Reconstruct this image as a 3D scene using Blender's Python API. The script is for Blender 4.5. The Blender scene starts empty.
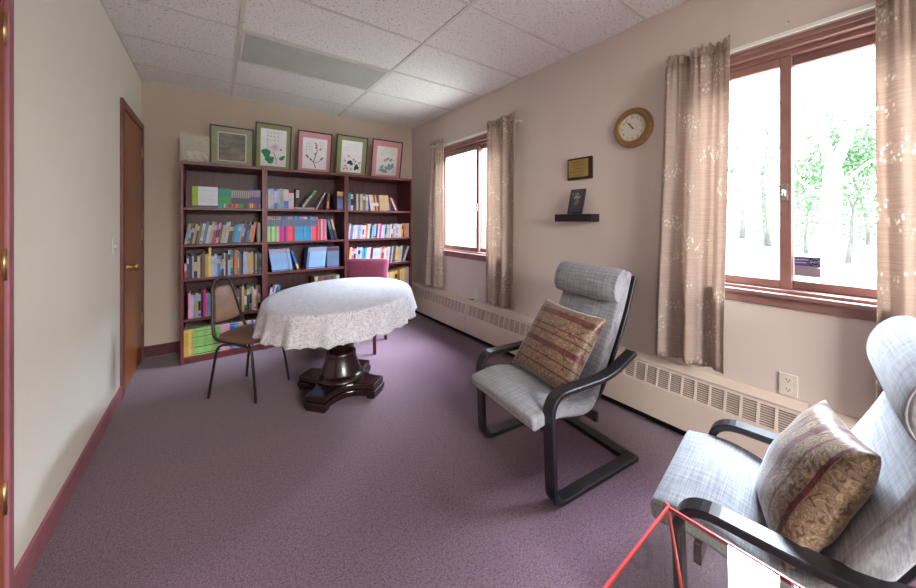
import bpy, bmesh, math, random
from mathutils import Vector, Matrix
from math import pi, sin, cos, radians as R
SC = bpy.context.scene
COL = SC.collection
rnd = random.Random(7)

# ------------------------------------------------------------------ camera, sky, lights, exposure
CAM_Z = 1.2584
cd = bpy.data.cameras.new('camera'); cam = bpy.data.objects.new('camera', cd); COL.objects.link(cam)
cd.sensor_width = 36.0; cd.lens = 336.3 / 916 * 36.0; cd.shift_y = -(294 - 220.17) / 916
cd.clip_start = 0.02
cam.location = (0, 0, CAM_Z); cam.rotation_euler = (pi / 2, 0, -0.6261)
SC.camera = cam
vs = SC.view_settings
vs.view_transform = 'Standard'; vs.look = 'None'; vs.gamma = 1.0; vs.use_curve_mapping = False
vs.exposure = 1.0
SC.cycles.max_bounces = 12; SC.cycles.diffuse_bounces = 8; SC.cycles.glossy_bounces = 4
SC.cycles.transparent_max_bounces = 16; SC.cycles.sample_clamp_indirect = 6.0

w = bpy.data.worlds.new('sky'); SC.world = w; w.use_nodes = True
nt = w.node_tree; nt.nodes.clear()
out = nt.nodes.new('ShaderNodeOutputWorld'); bg = nt.nodes.new('ShaderNodeBackground')
tc = nt.nodes.new('ShaderNodeTexCoord'); sx = nt.nodes.new('ShaderNodeSeparateXYZ'); cr = nt.nodes.new('ShaderNodeValToRGB')
cr.color_ramp.elements[0].position = 0.0; cr.color_ramp.elements[0].color = (1.0, 0.99, 0.97, 1)
cr.color_ramp.elements[1].position = 0.75; cr.color_ramp.elements[1].color = (0.72, 0.82, 1.0, 1)
nt.links.new(tc.outputs['Generated'], sx.inputs[0]); nt.links.new(sx.outputs['Z'], cr.inputs[0])
nt.links.new(cr.outputs[0], bg.inputs['Color']); bg.inputs['Strength'].default_value = 3.0
nt.links.new(bg.outputs[0], out.inputs[0])

XL, XR, YW, ZC = -0.5403, 2.2287, 4.1818, 2.5333      # room shell
YF = -2.3                                             # wall behind the photographer
WIN = {1: (-0.20, 0.85), 2: (2.26, 3.47)}             # window openings along y on the right wall
WZ0, WZ1 = 0.905, 2.12
FILL_WIN = (0.1, 1.5, 0.8, 2.15)                           # opening added in the rear wall for fill light: x0, x1, z0, z1

def area(name, loc, target, sx_, sy_, power, color):
    l = bpy.data.lights.new(name, 'AREA'); l.shape = 'RECTANGLE'; l.size = sx_; l.size_y = sy_
    l.energy = power; l.color = color
    o = bpy.data.objects.new(name, l); COL.objects.link(o); o.location = loc
    o.rotation_euler = (Vector(target) - Vector(loc)).to_track_quat('-Z', 'Y').to_euler()
    return o
area('daylight_near_window', (4.3, 0.36, 4.1), (2.2, 0.36, 1.4), 3.2, 2.4, 1250, (0.74, 0.84, 1.0))
area('daylight_far_window', (4.3, 2.86, 4.1), (2.2, 2.86, 1.4), 3.2, 2.4, 1300, (0.74, 0.84, 1.0))
area('rear_fill', (0.8, -3.3, 2.6), (0.8, -2.0, 1.5), 2.4, 1.8, 560, (1.0, 0.97, 0.93))  # unseen fill lamp, added to brighten the room from behind the camera

# ------------------------------------------------------------------ material helpers
MATS = {}
def mat(name, col, rough=0.6, spec=0.4, metal=0.0, noise=None, bump=None, sheen=0.0, coat=0.0, emit=None):
    """noise=(scale, amount, stretch xyz) varies the colour; bump=(scale, strength)"""
    if name in MATS: return MATS[name]
    m = bpy.data.materials.new(name); m.use_nodes = True; MATS[name] = m
    n = m.node_tree; b = n.nodes['Principled BSDF']
    b.inputs['Base Color'].default_value = (*col, 1); b.inputs['Roughness'].default_value = rough
    b.inputs['Specular IOR Level'].default_value = spec; b.inputs['Metallic'].default_value = metal
    b.inputs['Sheen Weight'].default_value = sheen; b.inputs['Coat Weight'].default_value = coat
    if noise or bump:
        t = n.nodes.new('ShaderNodeTexCoord')
    if noise:
        sc, am, st = noise
        mp = n.nodes.new('ShaderNodeMapping'); mp.inputs['Scale'].default_value = st
        nz = n.nodes.new('ShaderNodeTexNoise'); nz.inputs['Scale'].default_value = sc; nz.inputs['Detail'].default_value = 5
        rp = n.nodes.new('ShaderNodeValToRGB')
        rp.color_ramp.elements[0].position = 0.3; rp.color_ramp.elements[1].position = 0.7
        rp.color_ramp.elements[0].color = (*[max(0, c * (1 - am)) for c in col], 1)
        rp.color_ramp.elements[1].color = (*[min(1, c * (1 + am)) for c in col], 1)
        n.links.new(t.outputs['Object'], mp.inputs[0]); n.links.new(mp.outputs[0], nz.inputs[0])
        n.links.new(nz.outputs['Fac'], rp.inputs[0]); n.links.new(rp.outputs[0], b.inputs['Base Color'])
    if bump:
        sc, st = bump
        nz = n.nodes.new('ShaderNodeTexNoise'); nz.inputs['Scale'].default_value = sc; nz.inputs['Detail'].default_value = 4
        bp = n.nodes.new('ShaderNodeBump'); bp.inputs['Strength'].default_value = st; bp.inputs['Distance'].default_value = 0.004
        n.links.new(t.outputs['Object'], nz.inputs[0]); n.links.new(nz.outputs['Fac'], bp.inputs['Height'])
        n.links.new(bp.outputs[0], b.inputs['Normal'])
    return m
def srgb(r, g, b):
    f = lambda c: (c / 255 / 12.92) if c / 255 <= 0.04045 else ((c / 255 + 0.055) / 1.055) ** 2.4
    return (f(r), f(g), f(b))
def nodes(name):
    m = bpy.data.materials.new(name); m.use_nodes = True; MATS[name] = m
    return m, m.node_tree, m.node_tree.nodes['Principled BSDF']
def N(n, typ, **kw):
    x = n.nodes.new(typ)
    for k, v in kw.items():
        if k in x.inputs: x.inputs[k].default_value = v
        else: setattr(x, k, v)
    return x
def ramp(n, stops, const=False):
    x = n.nodes.new('ShaderNodeValToRGB'); r = x.color_ramp
    if const: r.interpolation = 'CONSTANT'
    while len(r.elements) < len(stops): r.elements.new(1.0)
    for e, (p, c) in zip(r.elements, stops): e.position = p; e.color = (*c, 1) if len(c) == 3 else c
    return x
def mixc(n, fac, a, b, mode='MIX'):
    x = n.nodes.new('ShaderNodeMix'); x.data_type = 'RGBA'; x.blend_type = mode
    for s, v in ((0, fac), (6, a), (7, b)):
        if isinstance(v, bpy.types.NodeSocket): n.links.new(v, x.inputs[s])
        elif s == 0: x.inputs[s].default_value = v
        else: x.inputs[s].default_value = (*v, 1)
    return x.outputs[2]

# walls: cream paint with faint roller texture
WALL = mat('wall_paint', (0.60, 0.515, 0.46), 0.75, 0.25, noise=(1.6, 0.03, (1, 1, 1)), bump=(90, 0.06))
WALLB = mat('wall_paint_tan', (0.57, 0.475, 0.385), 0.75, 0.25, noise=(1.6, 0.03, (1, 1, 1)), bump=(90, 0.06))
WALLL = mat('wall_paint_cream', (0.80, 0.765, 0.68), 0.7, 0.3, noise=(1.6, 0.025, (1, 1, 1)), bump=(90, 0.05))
MAUVE = mat('mauve_trim', (0.33, 0.12, 0.15), 0.45, 0.4, noise=(8, 0.08, (1, 1, 1)))
MAROON_TRIM = mat('maroon_rubber_base', (0.10, 0.03, 0.035), 0.55, 0.3, noise=(6, 0.1, (1, 1, 1)))
WINF = mat('window_frame_paint', (0.25, 0.125, 0.105), 0.4, 0.45, noise=(12, 0.12, (1, 1, 1)))
WHITE = mat('white_enamel', (0.75, 0.73, 0.68), 0.4, 0.4)
HEAT = mat('heater_enamel', (0.62, 0.52, 0.44), 0.45, 0.4, noise=(3, 0.03, (1, 1, 1)))
CORE = mat('heater_core', (0.24, 0.20, 0.17), 0.7, 0.2, noise=(20, 0.2, (1, 1, 1)))
DARK = mat('dark_gap', (0.02, 0.018, 0.018), 0.8, 0.1, noise=(20, 0.2, (1, 1, 1)))
BLACKW = mat('black_brown_laminate', (0.012, 0.011, 0.014), 0.32, 0.5, noise=(5, 0.35, (1, 12, 12)))
CHERRY = mat('cherry_veneer', (0.122, 0.026, 0.028), 0.38, 0.45, noise=(6, 0.30, (1.5, 14, 1.0)))
CHERRY_B = mat('cherry_back_board', (0.088, 0.022, 0.027), 0.42, 0.4, noise=(5, 0.30, (6, 1, 0.6)))
MAHOG = mat('dark_mahogany', (0.018, 0.0065, 0.0070), 0.27, 0.5, coat=0.15, noise=(7, 0.4, (8, 8, 1)))
BRASS = mat('brass', (0.50, 0.35, 0.15), 0.38, 0.5, 1.0, noise=(20, 0.1, (1, 1, 1)))
PAPER = mat('paper', (0.66, 0.62, 0.54), 0.8, 0.2, noise=(60, 0.10, (1, 1, 8)))
TUBE = mat('dark_bronze_tube', (0.035, 0.028, 0.026), 0.38, 0.5, 0.4, noise=(9, 0.2, (1, 1, 1)))
VINYL = mat('brown_vinyl', (0.16, 0.085, 0.052), 0.42, 0.45, noise=(9, 0.18, (1, 1, 1)), bump=(120, 0.1))
BURG = mat('burgundy_fabric', (0.20, 0.035, 0.075), 0.75, 0.2, sheen=0.3, noise=(60, 0.15, (1, 1, 1)), bump=(200, 0.2))
BURGP = mat('burgundy_paint', (0.10, 0.015, 0.028), 0.4, 0.4, noise=(9, 0.2, (1, 1, 1)))
REDTRIM = mat('red_edge_trim', (0.50, 0.05, 0.055), 0.3, 0.5, noise=(10, 0.15, (1, 1, 1)))
STEEL = mat('steel', (0.6, 0.6, 0.6), 0.3, 0.5, 1.0, noise=(20, 0.08, (1, 1, 1)))
INK = mat('black_ink', (0.012, 0.012, 0.014), 0.6, 0.2, noise=(30, 0.1, (1, 1, 1)))

def carpet():
    m, n, b = nodes('purple_carpet')
    t = N(n, 'ShaderNodeTexCoord')
    a = N(n, 'ShaderNodeTexNoise', Scale=210.0, Detail=4.0, Roughness=0.8); n.links.new(t.outputs['Object'], a.inputs[0])
    r1 = ramp(n, [(0.34, (0.040, 0.017, 0.027)), (0.50, (0.116, 0.054, 0.087)), (0.66, (0.26, 0.152, 0.215))]); n.links.new(a.outputs['Fac'], r1.inputs[0])
    v = N(n, 'ShaderNodeTexNoise', Scale=85.0, Detail=2.0); n.links.new(t.outputs['Object'], v.inputs[0])
    r2 = ramp(n, [(0.36, (0.70, 0.55, 0.55)), (0.5, (1, 1, 1)), (0.64, (1.0, 1.0, 1.0))]); n.links.new(v.outputs['Fac'], r2.inputs[0])
    g = N(n, 'ShaderNodeTexNoise', Scale=1.3, Detail=3.0); n.links.new(t.outputs['Object'], g.inputs[0])
    r3 = ramp(n, [(0.3, (0.88, 0.87, 0.88)), (0.7, (1.0, 1.0, 1.0))]); n.links.new(g.outputs['Fac'], r3.inputs[0])
    c = mixc(n, 1.0, r1.outputs[0], r2.outputs[0], 'MULTIPLY'); c = mixc(n, 1.0, c, r3.outputs[0], 'MULTIPLY')
    n.links.new(c, b.inputs['Base Color']); b.inputs['Roughness'].default_value = 0.95
    b.inputs['Specular IOR Level'].default_value = 0.1; b.inputs['Sheen Weight'].default_value = 0.25; b.inputs['Sheen Roughness'].default_value = 0.6
    bp = N(n, 'ShaderNodeBump', Strength=0.5, Distance=0.004); n.links.new(a.outputs['Fac'], bp.inputs['Height']); n.links.new(bp.outputs[0], b.inputs['Normal'])
    return m
CARPET = carpet()

def ceiling_mat():
    m, n, b = nodes('fissured_ceiling_tile')
    t = N(n, 'ShaderNodeTexCoord')
    mp = N(n, 'ShaderNodeMapping', Scale=(1.0, 0.62, 1.0)); n.links.new(t.outputs['Object'], mp.inputs[0])
    v = N(n, 'ShaderNodeTexNoise', Scale=105.0, Detail=3.0, Roughness=0.6, Distortion=0.4); n.links.new(mp.outputs[0], v.inputs[0])
    r = ramp(n, [(0.355, (0.36, 0.34, 0.33)), (0.405, (0.81, 0.79, 0.77)), (1.0, (0.81, 0.79, 0.77))]); n.links.new(v.outputs['Fac'], r.inputs[0])
    n.links.new(r.outputs[0], b.inputs['Base Color']); b.inputs['Roughness'].default_value = 0.9; b.inputs['Specular IOR Level'].default_value = 0.1
    return m
CEIL = ceiling_mat()

def wood_door():
    m, n, b = nodes('stained_birch_door')
    t = N(n, 'ShaderNodeTexCoord'); mp = N(n, 'ShaderNodeMapping', Scale=(6, 6, 0.35)); n.links.new(t.outputs['Object'], mp.inputs[0])
    a = N(n, 'ShaderNodeTexNoise', Scale=5.0, Detail=6.0, Distortion=0.8); n.links.new(mp.outputs[0], a.inputs[0])
    r = ramp(n, [(0.3, (0.19, 0.048, 0.012)), (0.55, (0.29, 0.080, 0.020)), (0.75, (0.36, 0.110, 0.030))]); n.links.new(a.outputs['Fac'], r.inputs[0])
    n.links.new(r.outputs[0], b.inputs['Base Color']); b.inputs['Roughness'].default_value = 0.35
    return m
DOORW = wood_door()

def weave():
    m, n, b = nodes('grey_blue_woven_fabric')
    t = N(n, 'ShaderNodeTexCoord')
    m1 = N(n, 'ShaderNodeMapping', Scale=(7, 260, 60)); m2 = N(n, 'ShaderNodeMapping', Scale=(260, 9, 9))
    n.links.new(t.outputs['Object'], m1.inputs[0]); n.links.new(t.outputs['Object'], m2.inputs[0])
    a = N(n, 'ShaderNodeTexNoise', Scale=1.0, Detail=3.0); c = N(n, 'ShaderNodeTexNoise', Scale=1.0, Detail=3.0)
    n.links.new(m1.outputs[0], a.inputs[0]); n.links.new(m2.outputs[0], c.inputs[0])
    r1 = ramp(n, [(0.35, (0.155, 0.160, 0.185)), (0.65, (0.38, 0.385, 0.41))]); r2 = ramp(n, [(0.35, (0.155, 0.160, 0.185)), (0.65, (0.39, 0.395, 0.42))])
    n.links.new(a.outputs['Fac'], r1.inputs[0]); n.links.new(c.outputs['Fac'], r2.inputs[0])
    n.links.new(mixc(n, 0.5, r1.outputs[0], r2.outputs[0]), b.inputs['Base Color'])
    b.inputs['Roughness'].default_value = 0.85; b.inputs['Specular IOR Level'].default_value = 0.15; b.inputs['Sheen Weight'].default_value = 0.25
    bp = N(n, 'ShaderNodeBump', Strength=0.25, Distance=0.002); n.links.new(c.outputs['Fac'], bp.inputs['Height']); n.links.new(bp.outputs[0], b.inputs['Normal'])
    return m
WEAVE = weave()

def brocade():
    m, n, b = nodes('gold_brocade_with_wine_stripes')
    t = N(n, 'ShaderNodeTexCoord'); s = N(n, 'ShaderNodeSeparateXYZ'); n.links.new(t.outputs['Object'], s.inputs[0])
    wn = N(n, 'ShaderNodeTexNoise', Scale=40.0, Detail=2.0, Distortion=2.0); n.links.new(t.outputs['Object'], wn.inputs[0])
    gold = ramp(n, [(0.38, (0.075, 0.045, 0.028)), (0.46, (0.25, 0.17, 0.105)), (0.54, (0.12, 0.075, 0.044)), (0.62, (0.30, 0.215, 0.14))]); n.links.new(wn.outputs['Fac'], gold.inputs[0])
    ad = N(n, 'ShaderNodeMath', operation='MULTIPLY_ADD'); ad.inputs[1].default_value = 2.3; ad.inputs[2].default_value = 0.5; n.links.new(s.outputs['Y'], ad.inputs[0])
    W0, W1 = (0, 0, 0), (1, 1, 1)
    st = ramp(n, [(0.0, W0), (0.15, W1), (0.175, W0), (0.27, W1), (0.29, W0), (0.39, W1), (0.455, W0), (0.55, W1), (0.57, W0), (0.63, W1), (0.65, W0), (0.79, W1), (0.865, W0)], True)
    n.links.new(ad.outputs[0], st.inputs[0])
    wine = ramp(n, [(0.4, (0.075, 0.018, 0.018)), (0.6, (0.145, 0.045, 0.042))]); n.links.new(wn.outputs['Fac'], wine.inputs[0])
    n.links.new(mixc(n, st.outputs[0], gold.outputs[0], wine.outputs[0]), b.inputs['Base Color'])
    rr = ramp(n, [(0.4, (0.36,) * 3), (0.6, (0.55,) * 3)]); n.links.new(wn.outputs['Fac'], rr.inputs[0]); n.links.new(rr.outputs[0], b.inputs['Roughness'])
    b.inputs['Specular IOR Level'].default_value = 0.45; b.inputs['Sheen Weight'].default_value = 0.4; b.inputs['Sheen Roughness'].default_value = 0.35
    bp = N(n, 'ShaderNodeBump', Strength=0.4, Distance=0.003); n.links.new(wn.outputs['Fac'], bp.inputs['Height']); n.links.new(bp.outputs[0], b.inputs['Normal'])
    return m
BROC = brocade()

def curtain_mat():
    m, n, b = nodes('tan_satin_with_pale_sprigs')
    t = N(n, 'ShaderNodeTexCoord')
    mp = N(n, 'ShaderNodeMapping', Scale=(0.3, 1, 1)); n.links.new(t.outputs['Object'], mp.inputs[0])
    v = N(n, 'ShaderNodeTexVoronoi', Scale=95.0, Randomness=0.9); mv = N(n, 'ShaderNodeMapping', Scale=(0.3, 1.0, 0.42), Rotation=(0.5, 0, 0)); n.links.new(t.outputs['Object'], mv.inputs[0]); n.links.new(mv.outputs[0], v.inputs[0])
    lf = ramp(n, [(0.30, (1, 1, 1)), (0.38, (0, 0, 0))]); n.links.new(v.outputs['Distance'], lf.inputs[0])
    g = N(n, 'ShaderNodeTexNoise', Scale=7.5, Detail=2.0); n.links.new(mp.outputs[0], g.inputs[0])
    gm = ramp(n, [(0.53, (0, 0, 0)), (0.58, (1, 1, 1))]); n.links.new(g.outputs['Fac'], gm.inputs[0])
    fac = mixc(n, 1.0, lf.outputs[0], gm.outputs[0], 'MULTIPLY')
    th = N(n, 'ShaderNodeMapping', Scale=(10, 10, 320)); n.links.new(t.outputs['Object'], th.inputs[0])
    tn = N(n, 'ShaderNodeTexNoise', Scale=1.0, Detail=3.0); n.links.new(th.outputs[0], tn.inputs[0])
    base = ramp(n, [(0.3, (0.44, 0.345, 0.285)), (0.7, (0.58, 0.475, 0.405))]); n.links.new(tn.outputs['Fac'], base.inputs[0])
    c = mixc(n, fac, base.outputs[0], (0.76, 0.70, 0.62))
    n.links.new(c, b.inputs['Base Color']); b.inputs['Roughness'].default_value = 0.5; b.inputs['Specular IOR Level'].default_value = 0.4
    tr = N(n, 'ShaderNodeBsdfTranslucent'); n.links.new(c, tr.inputs['Color'])
    ms = N(n, 'ShaderNodeMixShader'); ms.inputs[0].default_value = 0.42
    o = n.nodes['Material Output']; n.links.new(b.outputs[0], ms.inputs[1]); n.links.new(tr.outputs[0], ms.inputs[2]); n.links.new(ms.outputs[0], o.inputs[0])
    return m
CURT = curtain_mat()

def lace():
    m, n, b = nodes('white_floral_lace')
    t = N(n, 'ShaderNodeTexCoord'); 
    wq = N(n, 'ShaderNodeTexNoise', Scale=25.0, Detail=1.5, Distortion=1.8); n.links.new(t.outputs['Object'], wq.inputs[0])
    fl = ramp(n, [(0.41, (0, 0, 0)), (0.43, (1, 1, 1)), (0.485, (1, 1, 1)), (0.505, (0, 0, 0)), (0.575, (0, 0, 0)), (0.595, (1, 1, 1))]); n.links.new(wq.outputs['Fac'], fl.inputs[0])
    net = N(n, 'ShaderNodeTexVoronoi', Scale=210.0, feature='DISTANCE_TO_EDGE'); n.links.new(t.outputs['Object'], net.inputs[0])
    nr = ramp(n, [(0.10, (1, 1, 1)), (0.16, (0.24, 0.24, 0.24))]); n.links.new(net.outputs['Distance'], nr.inputs[0])
    fac = mixc(n, 1.0, fl.outputs[0], nr.outputs[0], 'LIGHTEN')
    b.inputs['Base Color'].default_value = (0.55, 0.54, 0.58, 1); b.inputs['Roughness'].default_value = 0.8; b.inputs['Specular IOR Level'].default_value = 0.2
    tp = N(n, 'ShaderNodeBsdfTransparent'); ms = N(n, 'ShaderNodeMixShader')
    o = n.nodes['Material Output']; n.links.new(fac, ms.inputs[0]); n.links.new(tp.outputs[0], ms.inputs[1]); n.links.new(b.outputs[0], ms.inputs[2]); n.links.new(ms.outputs[0], o.inputs[0])
    return m
LACE = lace()

def glass(name, tint, refl=1.0):
    m, n, b = nodes(name); n.nodes.remove(b)
    tp = N(n, 'ShaderNodeBsdfTransparent'); tp.inputs[0].default_value = (*tint, 1)
    gl = N(n, 'ShaderNodeBsdfGlossy'); gl.inputs['Roughness'].default_value = 0.0
    fr = N(n, 'ShaderNodeFresnel'); fr.inputs['IOR'].default_value = 1.5
    ml = N(n, 'ShaderNodeMath', operation='MULTIPLY'); ml.inputs[1].default_value = refl; n.links.new(fr.outputs[0], ml.inputs[0])
    ge = N(n, 'ShaderNodeNewGeometry'); iv = N(n, 'ShaderNodeMath', operation='SUBTRACT'); iv.inputs[0].default_value = 1.0; n.links.new(ge.outputs['Backfacing'], iv.inputs[1])
    m2 = N(n, 'ShaderNodeMath', operation='MULTIPLY'); n.links.new(ml.outputs[0], m2.inputs[0]); n.links.new(iv.outputs[0], m2.inputs[1]); ml = m2
    ms = N(n, 'ShaderNodeMixShader'); n.links.new(ml.outputs[0], ms.inputs[0]); n.links.new(tp.outputs[0], ms.inputs[1]); n.links.new(gl.outputs[0], ms.inputs[2])
    n.links.new(ms.outputs[0], n.nodes['Material Output'].inputs[0]); return m
PANE = glass('window_glass', (0.97, 0.98, 0.97), 0.7)
FROST, n_, b_ = nodes('frosted_plastic'); b_.inputs['Base Color'].default_value = (.66, .61, .53, 1); b_.inputs['Roughness'].default_value = .3
t_ = N(n_, 'ShaderNodeBsdfTransparent'); x_ = N(n_, 'ShaderNodeMixShader'); x_.inputs[0].default_value = .30; n_.links.new(t_.outputs[0], x_.inputs[1]); n_.links.new(b_.outputs[0], x_.inputs[2]); n_.links.new(x_.outputs[0], n_.nodes['Material Output'].inputs[0])
TABLEGLASS = glass('table_glass', (0.80, 0.86, 0.84), 1.6)
POLY = glass('clear_plastic', (0.86, 0.86, 0.83), 0.9)

# ------------------------------------------------------------------ mesh helpers
def box(bm, x0, x1, y0, y1, z0, z1, mi=0, M=None):
    vs_ = [bm.verts.new((x, y, z)) for x in (x0, x1) for y in (y0, y1) for z in (z0, z1)]
    if M is not None:
        for v in vs_: v.co = M @ v.co
    for q in ((0, 1, 3, 2), (4, 6, 7, 5), (0, 4, 5, 1), (2, 3, 7, 6), (0, 2, 6, 4), (1, 5, 7, 3)):
        f = bm.faces.new([vs_[i] for i in q]); f.material_index = mi
    return vs_
def loft(bm, rings, closed=True, caps=True, mi=0, smooth=True):
    R_ = [[bm.verts.new(p) for p in r] for r in rings]
    n = len(R_[0])
    for a, b in zip(R_, R_[1:]):
        for i in range(n if closed else n - 1):
            j = (i + 1) % n
            f = bm.faces.new((a[i], a[j], b[j], b[i])); f.material_index = mi; f.smooth = smooth
    if caps:
        for r, rev in ((R_[0], True), (R_[-1], False)):
            f = bm.faces.new(list(reversed(r)) if rev else r); f.material_index = mi
    return R_
def lathe(bm, prof, seg=32, M=None, mi=0, caps=True):
    rings = []
    for r, z in prof:
        ring = [Vector((r * cos(2 * pi * k / seg), r * sin(2 * pi * k / seg), z)) for k in range(seg)]
        rings.append([M @ p for p in ring] if M is not None else ring)
    loft(bm, rings, True, caps, mi)
def tube(bm, pts, r, seg=10, mi=0, closed=False):
    pts = [Vector(p) for p in pts]; n = len(pts); rr = r if isinstance(r, (list, tuple)) else [r] * n
    rings = []; up = None
    for i, p in enumerate(pts):
        d = (pts[min(i + 1, n - 1)] - pts[max(i - 1, 0)]).normalized()
        if up is None: up = d.orthogonal().normalized()
        up = (up - d * up.dot(d)).normalized(); s = d.cross(up)
        rings.append([p + (up * cos(2 * pi * k / seg) + s * sin(2 * pi * k / seg)) * rr[i] for k in range(seg)])
    loft(bm, rings, True, True, mi)
def fillet(pts, rad, seg=7):
    """round the corners of an open 2-D/3-D polyline"""
    pts = [Vector(p) for p in pts]; o = [pts[0]]
    for i in range(1, len(pts) - 1):
        r = rad[i - 1] if isinstance(rad, (list, tuple)) else rad
        a, b, c = pts[i - 1], pts[i], pts[i + 1]
        u, v = (a - b), (c - b); lu, lv = u.length, v.length; u, v = u / lu, v / lv
        t = min(r, lu * 0.48, lv * 0.48)
        p, q = b + u * t, b + v * t
        for k in range(seg + 1):
            s = k / seg; o.append(p * (1 - s) ** 2 + b * 2 * s * (1 - s) + q * s * s)
    o.append(pts[-1]); return o
def ribbon(bm, path, th, x0, x1, mi=0):
    """laminated strip: path of (s, z), thickness th, from x0 to x1; local y = s"""
    P = [Vector((p[0], p[1])) for p in path]; n = len(P); rings = []
    e = min(th * 0.22, 0.004)
    for i, p in enumerate(P):
        d = (P[min(i + 1, n - 1)] - P[max(i - 1, 0)]).normalized(); nn = Vector((-d.y, d.x)); h = th / 2
        prof = [(x0 + e, -h), (x1 - e, -h), (x1, -h + e), (x1, h - e), (x1 - e, h), (x0 + e, h), (x0, h - e), (x0, -h + e)]
        rings.append([Vector((x, p.x + nn.x * k, p.y + nn.y * k)) for x, k in prof])
    loft(bm, rings, True, True, mi, smooth=False)
def prism(bm, poly, z0, z1, mi=0, M=None):
    a = [Vector((x, y, z0)) for x, y in poly]; b = [Vector((x, y, z1)) for x, y in poly]
    if M is not None: a = [M @ p for p in a]; b = [M @ p for p in b]
    loft(bm, [a, b], True, True, mi, smooth=False)

def obj(name, bm, mats, parent=None, loc=None, bevel=0.0, subsurf=0, smooth=None, solid=0.0):
    bmesh.ops.recalc_face_normals(bm, faces=bm.faces)
    me = bpy.data.meshes.new(name); bm.to_mesh(me); bm.free()
    o = bpy.data.objects.new(name, me); COL.objects.link(o)
    for m in (mats if isinstance(mats, (list, tuple)) else [mats]): me.materials.append(m)
    if parent is not None: o.parent = parent
    if loc is not None: o.location = loc
    if smooth:
        for p in me.polygons: p.use_smooth = True
    if solid:
        md = o.modifiers.new('solid', 'SOLIDIFY'); md.thickness = solid; md.offset = 0
    if bevel:
        md = o.modifiers.new('bevel', 'BEVEL'); md.width = bevel; md.segments = 2; md.limit_method = 'ANGLE'; md.angle_limit = R(40)
    if subsurf:
        md = o.modifiers.new('sub', 'SUBSURF'); md.levels = subsurf; md.render_levels = subsurf
    return o
def tag(o, label, cat, group=None, kind=None):
    if label: o['label'] = label
    if cat: o['category'] = cat
    if group: o['group'] = group
    if kind: o['kind'] = kind
    return o
def thing(name, label, cat, loc=(0, 0, 0), rotz=0.0, group=None, kind=None):
    o = bpy.data.objects.new(name, None); COL.objects.link(o); o.empty_display_size = 0.05
    o.location = loc; o.rotation_euler = (0, 0, rotz)
    return tag(o, label, cat, group, kind)
def struct(name, bm, m, bevel=0.0):
    o = obj(name, bm, m, bevel=bevel); o['kind'] = 'structure'; return o
def boxobj(name, b, m, parent=None, bevel=0.0):
    bm = bmesh.new(); box(bm, *b); return obj(name, bm, m, parent, bevel=bevel)
RW = Matrix(((0, 0, -1), (-1, 0, 0), (0, 1, 0))).to_4x4()      # local xy on the right wall, z into the room
BW = Matrix.Rotation(pi / 2, 4, 'X')                            # local xy on the back wall
def text_bm(bm, s, size, M, mi=0, align='CENTER', ext=0.0006):
    cu = bpy.data.curves.new('t', 'FONT'); cu.body = s; cu.size = size; cu.align_x = align; cu.align_y = 'CENTER'; cu.extrude = ext
    o = bpy.data.objects.new('t', cu); COL.objects.link(o)
    me = bpy.data.meshes.new_from_object(o.evaluated_get(bpy.context.evaluated_depsgraph_get()))
    me.transform(M); n0 = len(bm.faces); bm.from_mesh(me); bm.faces.ensure_lookup_table()
    for f in bm.faces[n0:]: f.material_index = mi
    bpy.data.objects.remove(o); bpy.data.curves.remove(cu); bpy.data.meshes.remove(me)

# ------------------------------------------------------------------ room shell
T = 0.15
bm = bmesh.new(); box(bm, XL - T, XR + T, YF - T, YW + T, -0.1, 0.0); struct('floor', bm, CARPET)
bm = bmesh.new(); box(bm, XL - T, XR + T, YF - T, YW + T, ZC, ZC + 0.1); struct('ceiling', bm, CEIL)
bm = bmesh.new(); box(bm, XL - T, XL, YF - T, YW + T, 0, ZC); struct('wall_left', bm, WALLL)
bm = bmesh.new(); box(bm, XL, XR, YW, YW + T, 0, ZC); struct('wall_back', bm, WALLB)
bm = bmesh.new()
x0, x1, z0, z1 = FILL_WIN
for b in ((XL, x0, YF - T, YF, 0, ZC), (x1, XR, YF - T, YF, 0, ZC), (x0, x1, YF - T, YF, 0, z0), (x0, x1, YF - T, YF, z1, ZC)): box(bm, *b)
struct('wall_rear', bm, WALLL)
bm = bmesh.new()
(a0, a1), (b0, b1) = WIN[1], WIN[2]
for y0, y1 in ((YF - T, a0), (a1, b0), (b1, YW + T)): box(bm, XR, XR + T, y0, y1, 0, ZC)
for y0, y1 in (WIN[1], WIN[2]): box(bm, XR, XR + T, y0, y1, 0, WZ0 - 0.02); box(bm, XR, XR + T, y0, y1, WZ1, ZC)
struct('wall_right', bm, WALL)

# suspended ceiling grid
GX, GY, TS = (0.138, 1.2231), 2.6556, 0.5425
GRID = mat('ceiling_grid_enamel', (0.66, 0.63, 0.58), 0.45, 0.4, noise=(5, 0.05, (1, 1, 1)))
bm = bmesh.new()
for gx in GX: box(bm, gx - 0.012, gx + 0.012, YF, YW, ZC - 0.006, ZC - 0.0005)
for k in range(-9, 3):
    y = GY + TS * k
    if y < YF: continue
    xs = [XL, GX[0] - 0.012, GX[0] + 0.012, GX[1] - 0.012, GX[1] + 0.012, XR]
    for i in (0, 2, 4): box(bm, xs[i], xs[i + 1], y - 0.010, y + 0.010, ZC - 0.005, ZC - 0.0005)
for y0, y1, xa, xb in ((YW - 0.014, YW, XL, XR),): box(bm, xa, xb, y0, y1, ZC - 0.005, ZC - 0.0005)
for xa, xb in ((XL, XL + 0.014), (XR - 0.014, XR)): box(bm, xa, xb, YF, YW - 0.014, ZC - 0.005, ZC - 0.0005)
o = struct('trim_1', bm, GRID)

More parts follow.
